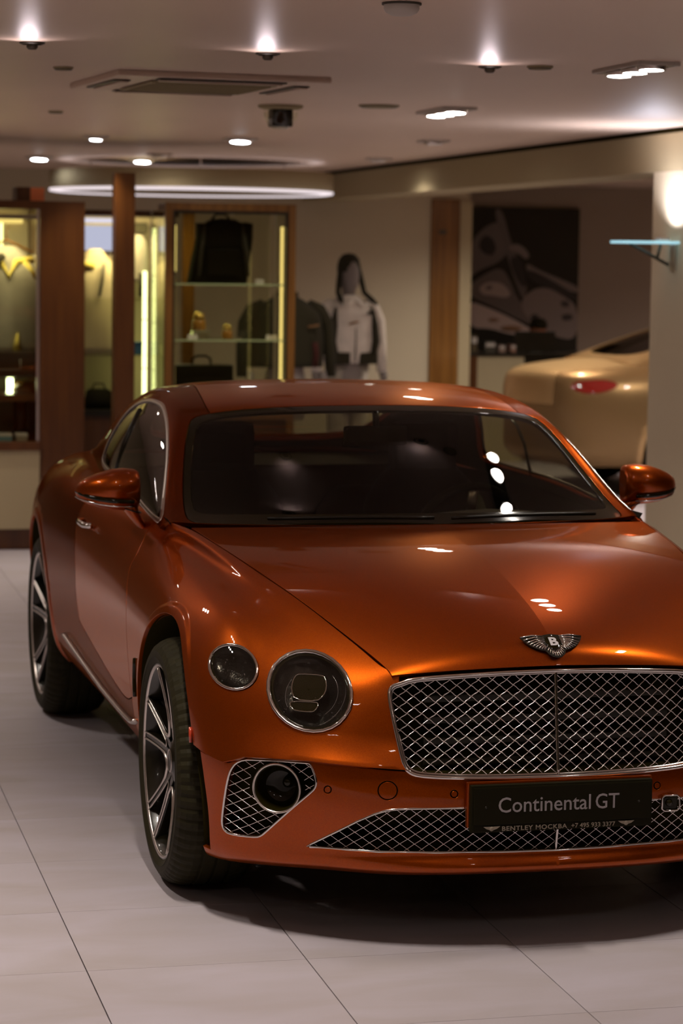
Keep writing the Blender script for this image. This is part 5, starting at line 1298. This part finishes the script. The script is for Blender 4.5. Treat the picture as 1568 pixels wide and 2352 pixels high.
bottle(1.02, 8.68, 1.358, .80, 'lower round amber perfume bottle standing directly on the middle shelf')
for x, z, w, lab in ((1.22, 1.723, .055, 'white price card on the top glass shelf beside the backpack'), (.775, 1.358, .065, 'white price card left of the perfume bottles'), (1.305, 1.358, .072, 'white price card at the right end of the middle shelf')):
    o = MB().prism([(0, 0), (.03, 0), (.012, .032)], -w/2, w/2, axis='x').build('price_card', M_WHITE); o.location = (x, 8.60, z); tag(o, lab, 'card', 'price cards in the glass cabinet')
bc = empty('briefcase', (.86, 8.74, .89)); tag(bc, 'dark leather briefcase at the bottom of the glass cabinet', 'bag')
MB().box(-.205, .205, -.07, .07, 0, .30, .02).build('case_body', mat('dark_tan_leather', (.035, .024, .005), .4), bc)
MB().tube([(-.065, 0, .29), (-.06, 0, .335), (-.03, 0, .355), (.03, 0, .355), (.06, 0, .335), (.065, 0, .29)], .008, 8).build('case_handle', M_LEATHER, bc)
MB().box(-.20, .20, -.078, -.069, .16, .295, .004).build('case_flap', M_LEATHER, bc); MB().box(-.025, .025, -.084, -.076, .14, .18, .003).build('clasp', M_GOLD, bc)

# ------------------------------------------------------------------ mannequins
def mannequin(x, y, head, lab, jm, rz=0.0, w=.50):
    root = empty('mannequin', (x, y, 0), rz); tag(root, lab, 'mannequin')
    rings = []
    prof = [(0.62, .16, .10), (.80, .175, .11), (.95, .165, .11), (1.05, .145, .10), (1.20, .17, .115), (1.36, .19, .12), (1.46, .185, .105), (1.515, .12, .08), (1.56, .055, .055), (1.60, .052, .055)]
    if head: prof += [(1.64, .056, .062), (1.67, .066, .080), (1.71, .074, .092), (1.76, .078, .098), (1.82, .074, .096), (1.87, .058, .078), (1.90, .03, .04), (1.905, .003, .004)]
    else: prof += [(1.605, .003, .003)]
    for z, a, b in prof:
        fwd = -.015 if z > 1.64 else 0
        rings.append([(a*math.cos(q), b*math.sin(q)+fwd, z) for q in np.linspace(0, 2*PI, 24, endpoint=False)])
    MB().loft(rings).build('body', M_MANN, root)
    for s in (-1, 1):
        hand = MB(); hand.tube([(s*.30, -.03, 1.0), (s*.31, -.05, .93), (s*.305, -.06, .88)], [.03, .035, .02], 10)
        for k in range(4): hand.tube([(s*(.292+.009*k), -.055-.008*k, .90), (s*(.29+.01*k), -.075, .85+.005*abs(k-1.5)), (s*(.288+.01*k), -.08, .815+.01*abs(k-1.5))], [.009, .008, .006], 6)
        hand.tube([(s*.285, -.06, .93), (s*.27, -.085, .89)], [.01, .007], 6); hand.build('hand', M_MANN, root)
    MB().lathe([(.02, 0.012), (.02, .65)], 12).lathe([(.17, 0), (.17, .008), (.03, .014)], 32).build('stand', M_SATIN, root)
    j = torso('jacket', jm, w, .27, 1.04, 1.60, parent=root, hang=.56)
    return root, j
mn, j = mannequin(2.825, 12.5, True, 'mannequin in a pale jacket with dark side panels and black braided hat', M_CLOTHW, .18)
for s in (-1, 1): MB().tube([(s*.165, -.115, 1.50), (s*.185, -.12, 1.35), (s*.20, -.11, 1.22), (s*.17, -.125, 1.10)], [.012, .034, .04, .03], 8).build('dark_side_panel', M_CLOTHB, j)
MB().tube([(0, -.155, 1.05), (0, -.158, 1.30), (0, -.11, 1.52)], .006, 6).build('zip', M_GREYD, j)
for s in (-1, 1): MB().tube([(s*.02, -.115, 1.55), (s*.075, -.125, 1.50), (s*.13, -.11, 1.53)], .014, 8).build('collar', M_CLOTHW, j)
for s in (-1, 1): MB().box(s*.125-.085, s*.125+.085, -.15, -.10, 1.03, 1.13, .02).build('dark_hem', M_CLOTHB, j)
MB().tube([(-.07, -.152, 1.36), (.03, -.158, 1.385)], .010, 6).build('bronze_logo', M_WOODG, j); MB().box(.11, .17, -.15, -.14, 1.44, 1.47).build('dark_chest_logo', M_CLOTHB, j)
ht = MB().lathe([(.088, 1.80), (.100, 1.79), (.098, 1.84), (.085, 1.895), (.05, 1.935), (0, 1.945)], 28).build('knitted_hat', M_CLOTHB, mn)
for s in (-1, 1): MB().tube([(s*.078, -.01, 1.83), (s*.10, -.03, 1.72), (s*.12, -.05, 1.62), (s*.17 if s > 0 else s*.115, -.10, 1.56), (s*.21 if s > 0 else s*.11, -.12, 1.52)], [.024, .024, .022, .022, .010], 10).build('hat_braid', M_CLOTHB, mn)
M_TROUS = mat('pale_trousers', (0.36, 0.31, 0.25), .9)
MB().tube([(-.09, 0, 1.03), (-.095, 0, .50), (-.10, 0, .12)], [.095, .08, .07], 14).tube([(.09, 0, 1.03), (.095, 0, .50), (.10, 0, .12)], [.095, .08, .07], 14).build('trousers', M_TROUS, mn)
M_DJ = mat('dark_green_wool', (0.020, 0.016, 0.004), .95)
m2, j2 = mannequin(2.11, 11.7, False, 'headless mannequin in a bulky dark jacket behind the glass cabinet', M_DJ, .1, .62)
MB().lathe([(.09, 1.55), (.10, 1.60), (.095, 1.63)], 20).build('collar', M_DJ, j2)
MB().tube([(.19, -.16, 1.05), (.20, -.17, 1.15), (.19, -.165, 1.24)], .016, 8, False, (1.6, .6)).build('dark_red_stripe', mat('dark_red_cloth', (.045, .006, .002), .9), j2)
MB().tube([(.13, -.172, 1.36), (.22, -.172, 1.375)], .007, 6).build('bronze_logo', M_WOODG, j2)

# ------------------------------------------------------------------ the room beyond: poster, desk, person
ps = empty('wall_poster', (5.53, 16.06, 0)); tag(ps, 'large monochrome poster of machine parts on the far wall', 'poster')
def G_(x, z): return (4.965+(x-1080)/245*1.14, 2.425-(z-475)/335*1.445)
def greym(v): v = v*3.8; return mat('print_%02d' % int(v*100), (v*1.0, v*.80, v*.72), .6)
P_(MB().box(4.965, 6.105, 16.045, 16.078, .98, 2.425, .002), 'poster_board', mat('print_black', (.016, .012, .003), .6), ps)
shapes = [
 (.055, [(1080, 560), (1110, 520), (1150, 505), (1175, 560), (1150, 600), (1100, 620), (1080, 640)]),
 (.010, [(1098, 560), (1112, 538), (1130, 545), (1140, 570), (1130, 588), (1108, 580)]),
 (.05, [(1130, 480), (1150, 478), (1172, 560), (1210, 640), (1205, 700), (1180, 640), (1155, 560)]),
 (.075, [(1160, 570), (1180, 556), (1200, 565), (1215, 585), (1205, 595), (1190, 580)]),
 (.012, [(1165, 590), (1190, 585), (1205, 620), (1208, 660), (1190, 650)]),
 (.055, [(1080, 655), (1110, 630), (1150, 610), (1170, 640), (1190, 690), (1250, 740), (1260, 760), (1200, 735), (1130, 700), (1080, 680)]),
 (.15, [(1100, 660), (1120, 645), (1155, 648), (1175, 675), (1160, 682), (1130, 676), (1110, 676)]),
 (.05, [(1118, 655), (1132, 653), (1130, 664), (1116, 664)]),
 (.07, [(1205, 600), (1235, 618), (1290, 640), (1325, 655), (1325, 672), (1280, 655), (1230, 632), (1208, 622)]),
 (.085, [(1190, 700), (1215, 665), (1250, 655), (1290, 675), (1325, 700), (1325, 780), (1270, 770), (1230, 745)]),
 (.02, [(1215, 722), (1232, 716), (1238, 728), (1222, 734)]),
 (.02, [(1282, 690), (1300, 685), (1308, 700), (1290, 704)]),
 (.02, [(1285, 720), (1310, 716), (1316, 730), (1292, 736)]),
 (.20, [(1080, 690), (1110, 700), (1170, 725), (1240, 765), (1200, 768), (1165, 764), (1130, 752), (1080, 752)]),
 (.012, [(1205, 608), (1320, 672), (1325, 690), (1270, 664), (1210, 640)]),
]
for k, (v, pl) in enumerate(shapes):
    d = 16.0445-.0008*(k+1); pts = [G_(a, b) for a, b in chaikin(pl, True, 2)]
    P_(MB().prism(pts, d, 16.046, axis='y'), 'printed_shape', greym(v), ps)
for c_, w_, h_ in (((1135, 733), .055, .022), ((1175, 752), .11, .03)):
    x, z = G_(*c_); P_(MB().lathe([(0, 16.028), (1, 16.03), (1, 16.046)], 24, axis='y', c=(0, 0, 0)), 'printed_shape', mat('print_peach', (.42, .24, .13), .6), ps)
    o = ps.children[-1] if False else [q for q in bpy.data.objects if q.parent == ps][-1]
    for v in o.data.vertices:
        v.co.x = v.co.x*1.0; 
        lx = v.co.x+ps.location.x; v.co.x = lx*w_+x-ps.location.x; v.co.z = v.co.z*h_+z
dk = empty('reception_desk', (5.0, 15.0, 0)); tag(dk, 'cream reception desk below the poster', 'desk')
P_(MB().box(4.70, 5.17, 14.9, 14.94, 0, 1.0, .003), 'front_panel', M_CREAM, dk)
P_(MB().box(4.62, 4.70, 14.88, 15.4, 0, 1.0, .003), 'brown_end', M_WOOD, dk)
P_(MB().box(4.60, 5.9, 14.88, 15.36, 1.0, 1.03, .004), 'desk_top', M_BLACK, dk)
P_(MB().box(5.17, 5.9, 14.92, 14.95, 0, 1.0, .003), 'dark_panel', M_BLACK, dk)
for k, (x, w, h, c_, lab) in enumerate(((4.70, .06, .16, (.10, .07, .03), 'brown binder at the left end of the reception desk'), (4.86, .10, .10, (.07, .06, .04), 'low dark file box on the reception desk'), (4.98, .06, .07, (.30, .2, .15), 'pinkish card holder on the reception desk'), (5.09, .05, .075, (.35, .18, .12), 'peach card holder beside the monitor'))):
    o = MB().box(-w/2, w/2, -.06, .06, 0, h, .004).build('desk_item', mat('desk_item_%d' % (k+1), c_, .6)); o.name = ['binder', 'file_box', 'card_holder', 'card_holder'][k]; o.location = (x, 15.05, 1.03); tag(o, lab, ['binder', 'box', 'holder', 'holder'][k])
    MB().box(-w/2+.004, w/2-.004, -.062, -.058, h*.55, h*.9).build('paper_slip', M_WHITE, o)
mo = empty('monitor', (5.34, 15.1, 1.03)); tag(mo, 'black computer monitor seen from behind on the reception desk', 'monitor')
MB().box(-.20, .20, -.02, .02, .002, .20, .008).build('screen_back', M_BLACK, mo); MB().box(-.03, .03, .02, .05, 0, .12, .004).lathe([(.10, 0), (.10, .01), (0, .012)], 24, c=(0, .04, 0)).build('monitor_stand', M_BLACK, mo)

# person seated behind the monitor, looking down
def person(x, y, z0):
    root = empty('person', (x, y, 0)); tag(root, 'person with short black hair in dark clothes sitting behind the reception desk', 'person')
    J = {'pelvis': (0, .06, z0), 'waist': (0, .05, z0+.16), 'chest': (0, .0, z0+.36), 'neck0': (0, -.02, z0+.50), 'neck': (0, -.05, z0+.57),
         'sl': (-.17, -.01, z0+.46), 'el': (-.24, -.08, z0+.22), 'hl': (-.16, -.30, z0+.17), 'sr': (.17, -.01, z0+.46), 'er': (.24, -.08, z0+.22), 'hr': (.14, -.30, z0+.17),
         'pl': (-.09, .05, z0), 'kl': (-.11, -.38, z0+.02), 'fl': (-.11, -.36, z0-.40), 'tl': (-.11, -.48, z0-.42), 'pr': (.09, .05, z0), 'kr': (.11, -.38, z0+.02), 'fr': (.11, -.36, z0-.40), 'tr': (.11, -.48, z0-.42)}
    Rr = {'pelvis': .15, 'waist': .135, 'chest': .155, 'neck0': .07, 'neck': .055, 'sl': .07, 'el': .05, 'hl': .034, 'sr': .07, 'er': .05, 'hr': .034, 'pl': .10, 'kl': .07, 'fl': .045, 'tl': .04, 'pr': .10, 'kr': .07, 'fr': .045, 'tr': .04}
    E_ = [('pelvis', 'waist'), ('waist', 'chest'), ('chest', 'neck0'), ('neck0', 'neck'), ('chest', 'sl'), ('sl', 'el'), ('el', 'hl'), ('chest', 'sr'), ('sr', 'er'), ('er', 'hr'), ('pelvis', 'pl'), ('pl', 'kl'), ('kl', 'fl'), ('fl', 'tl'), ('pelvis', 'pr'), ('pr', 'kr'), ('kr', 'fr'), ('fr', 'tr')]
    def skin(J, Rr, E_, name, m, par, flat=1.0, rootj=None):
        ks = list(J); me = bpy.data.meshes.new(name); me.from_pydata([J[k] for k in ks], [(ks.index(a), ks.index(b)) for a, b in E_], [])
        o = bpy.data.objects.new(name, me); C.objects.link(o); md = o.modifiers.new('s', 'SKIN')
        for i, k in enumerate(ks): me.skin_vertices[0].data[i].radius = (Rr[k], Rr[k]*flat)
        for i, k in enumerate(ks): me.skin_vertices[0].data[i].use_root = (k == (rootj or ks[0]))
        sb = o.modifiers.new('b', 'SUBSURF'); sb.levels = 2; sb.render_levels = 2
        dg = bpy.context.evaluated_depsgraph_get(); m2_ = bpy.data.meshes.new_from_object(o.evaluated_get(dg)); bpy.data.objects.remove(o)
        m2_.materials.clear(); m2_.materials.append(m); m2_.polygons.foreach_set('use_smooth', [True]*len(m2_.polygons))
        o = bpy.data.objects.new(name, m2_); C.objects.link(o); o.parent = par; return o
    body = skin(J, Rr, E_, 'body', M_CLOTHB, root)
    M_SKIN = mat('skin', (.48, .18, .09), .5)
    hc_ = Vector((0, -.075, z0+.70)); Rm = Matrix.Translation(hc_) @ Matrix.Rotation(math.radians(14), 4, 'X')
    rings = []
    for t, a, b, f in ((-.125, .02, .03, -.03), (-.115, .04, .045, -.03), (-.095, .052, .062, -.02), (-.06, .062, .082, -.006), (-.02, .070, .092, 0), (.02, .073, .096, .002), (.06, .070, .092, .004), (.09, .055, .072, .006), (.11, .03, .04, .008), (.116, .003, .003, .008)):
        ring = []
        for k in range(32):
            q = 2*PI*k/32; xx, yy = a*math.cos(q), b*math.sin(q)+f
            front = max(0, -math.sin(q))
            if front > .8:
                n_ = (front-.8)/.2
                if -.045 < t < .005: yy -= .016*n_*abs(math.cos(q)*0+1)*(1 if abs(math.cos(q)) < .25 else 0)
                if -.02 <= t <= .03 and .2 < abs(math.cos(q)) < .5: yy += .008
            ring.append((xx, yy, t))
        rings.append(ring)
    hd = MB().loft(rings).xf(Rm).build('head', M_SKIN, root)
    for s in (-1, 1):
        MB().tube([(s*.072, .005, -.03), (s*.080, .012, -.01), (s*.080, .012, .015), (s*.072, .005, .025)], .008, 8).xf(Rm).build('ear', M_SKIN, hd)
        MB().lathe([(0, -.004), (.008, 0), (.006, .006), (0, .008)], 12, axis='y', c=(s*.028, -.086, .012)).xf(Rm).build('eye', M_GLOSSB, hd)
    MB().tube([(-.022, -.083, -.066), (0, -.089, -.064), (.022, -.083, -.066)], .005, 8, False, (1, .6)).xf(Rm).build('mouth', mat('lips', (.25, .06, .04), .5), hd)
    MB().tube([(0, -.094, .010), (0, -.108, -.022), (0, -.096, -.032)], [.006, .011, .008], 8).xf(Rm).build('nose', M_SKIN, hd)
    hr_ = []
    for t, s_ in ((.0, 1.03), (.03, 1.07), (.06, 1.09), (.09, 1.06), (.112, .85), (.126, .45), (.13, .03)):
        ring = []
        for k in range(32):
            q = 2*PI*k/32; a, b = .075*s_, .098*s_; yy = b*math.sin(q)+.006; xx = a*math.cos(q); zz = t
            if math.sin(q) < -.3 and t < .05: zz = .05+(t*.2)
            if math.sin(q) > .2 and t < .02: zz = t-.06
            ring.append((xx, yy, zz))
        hr_.append(ring)
    MB().loft(hr_).xf(Rm).build('hair', M_CLOTHB, root)
    # hands with five fingers resting on the keyboard
    for s in (-1, 1):
        hb = Vector(J['hl' if s < 0 else 'hr']); Jh = {'w': tuple(hb), 'p': tuple(hb+Vector((0, -.06, -.01)))}; Rh = {'w': .024, 'p': .03}; Eh = [('w', 'p')]
        for k, ln in enumerate((.062, .074, .078, .070)):
            dx = (-.027+.018*k)
            Jh['a%d' % k] = tuple(hb+Vector((dx, -.095, -.008))); Jh['b%d' % k] = tuple(hb+Vector((dx*1.15, -.095-ln*.55, -.004))); Jh['c%d' % k] = tuple(hb+Vector((dx*1.2, -.095-ln*.9, -.022)))
            Rh['a%d' % k] = .010; Rh['b%d' % k] = .009; Rh['c%d' % k] = .007; Eh += [('p', 'a%d' % k), ('a%d' % k, 'b%d' % k), ('b%d' % k, 'c%d' % k)]
        Jh['t0'] = tuple(hb+Vector((-s*.030, -.03, -.005))); Jh['t1'] = tuple(hb+Vector((-s*.048, -.065, -.012))); Jh['t2'] = tuple(hb+Vector((-s*.050, -.09, -.018)))
        Rh['t0'] = .013; Rh['t1'] = .010; Rh['t2'] = .008; Eh += [('w', 't0'), ('t0', 't1'), ('t1', 't2')]
        skin(Jh, Rh, Eh, 'hand', M_SKIN, root)
    return root
person(5.50, 15.55, .52)
ch = empty('office_chair', (5.50, 15.66, 0)); tag(ch, 'dark office chair under the seated person', 'chair')
MB().box(-.23, .23, -.26, .20, .36, .41, .02).build('seat', M_BLACK, ch); MB().box(-.20, .20, .22, .26, .45, .85, .02).build('backrest', M_BLACK, ch)
MB().lathe([(.03, .06), (.03, .36)], 12).build('gas_lift', M_SATIN, ch)
for k in range(5):
    a = k*2*PI/5; MB().tube([(0, 0, .08), (.24*math.cos(a), .24*math.sin(a), .05)], .016, 8).lathe([(0, 0), (.02, 0), (.025, .025), (.02, .05), (0, .05)], 12, c=(.24*math.cos(a), .24*math.sin(a), 0)).build('foot_arm', M_BLACK, ch)
# spotlights added to brighten that room
for x, y, lab in ((4.6, 12.6, 'by the golden wooden door leaf'), (8.0, 13.2, 'beyond the far end of the champagne car'), (8.2, 9.6, 'above the nose of the champagne car'), (5.0, 9.4, 'in front of the champagne car tail'), (6.8, 11.2, 'above the roof of the champagne car')):
    t = lamp_unit(x, y, 2, (0, 0), power=80, cone=150); tag(t, 'added two-lamp ceiling spotlight '+lab, 'ceiling light', 'added spotlights over the champagne car')
for x, y, lab in ((-1.6, 7.2, 'left in front of the wooden cabinet'), (2.1, 7.6, 'right in front of the glass cabinet'), (-3.5, 9.5, 'far left beside the wooden cabinet'), (.9, 10.6, 'just behind the glass cabinet'), (2.5, 10.4, 'in front of the two mannequins'), (-1.2, 11.5, 'behind the wooden cabinet')):  # downlights added to brighten the cabinets and the back wall
    t = lamp_unit(x, y, 1, (0, 0), r=.05, power=45, cone=150); tag(t, 'added single downlight '+lab, 'ceiling light', 'added downlights around the cabinets')
# ------------------------------------------------------------------ cars
car = make_car()
tag(car, 'orange two-door grand tourer coupe with winged badge, filling the foreground', 'car')
white = copy_tree(car, None, {M_PAINT: M_WPAINT})
a_ = math.radians(96)
cA, sA = math.cos(a_), math.sin(a_); dx, dy = .62, -3.85
white.location = (4.39+cA*dx-sA*dy, 11.47+sA*dx+cA*dy, 0); white.rotation_euler = (0, 0, a_)
white['label'] = 'champagne coloured coupe parked behind the pillar, showing its tail lamp'
for o in list(bpy.data.objects):     # no show plate on the second car
    p = o; 
    while p.parent: p = p.parent
    if p == white and o.name.split('.')[0] in ('plate_name', 'dealer_name', 'dealer_phone'): bpy.data.objects.remove(o)
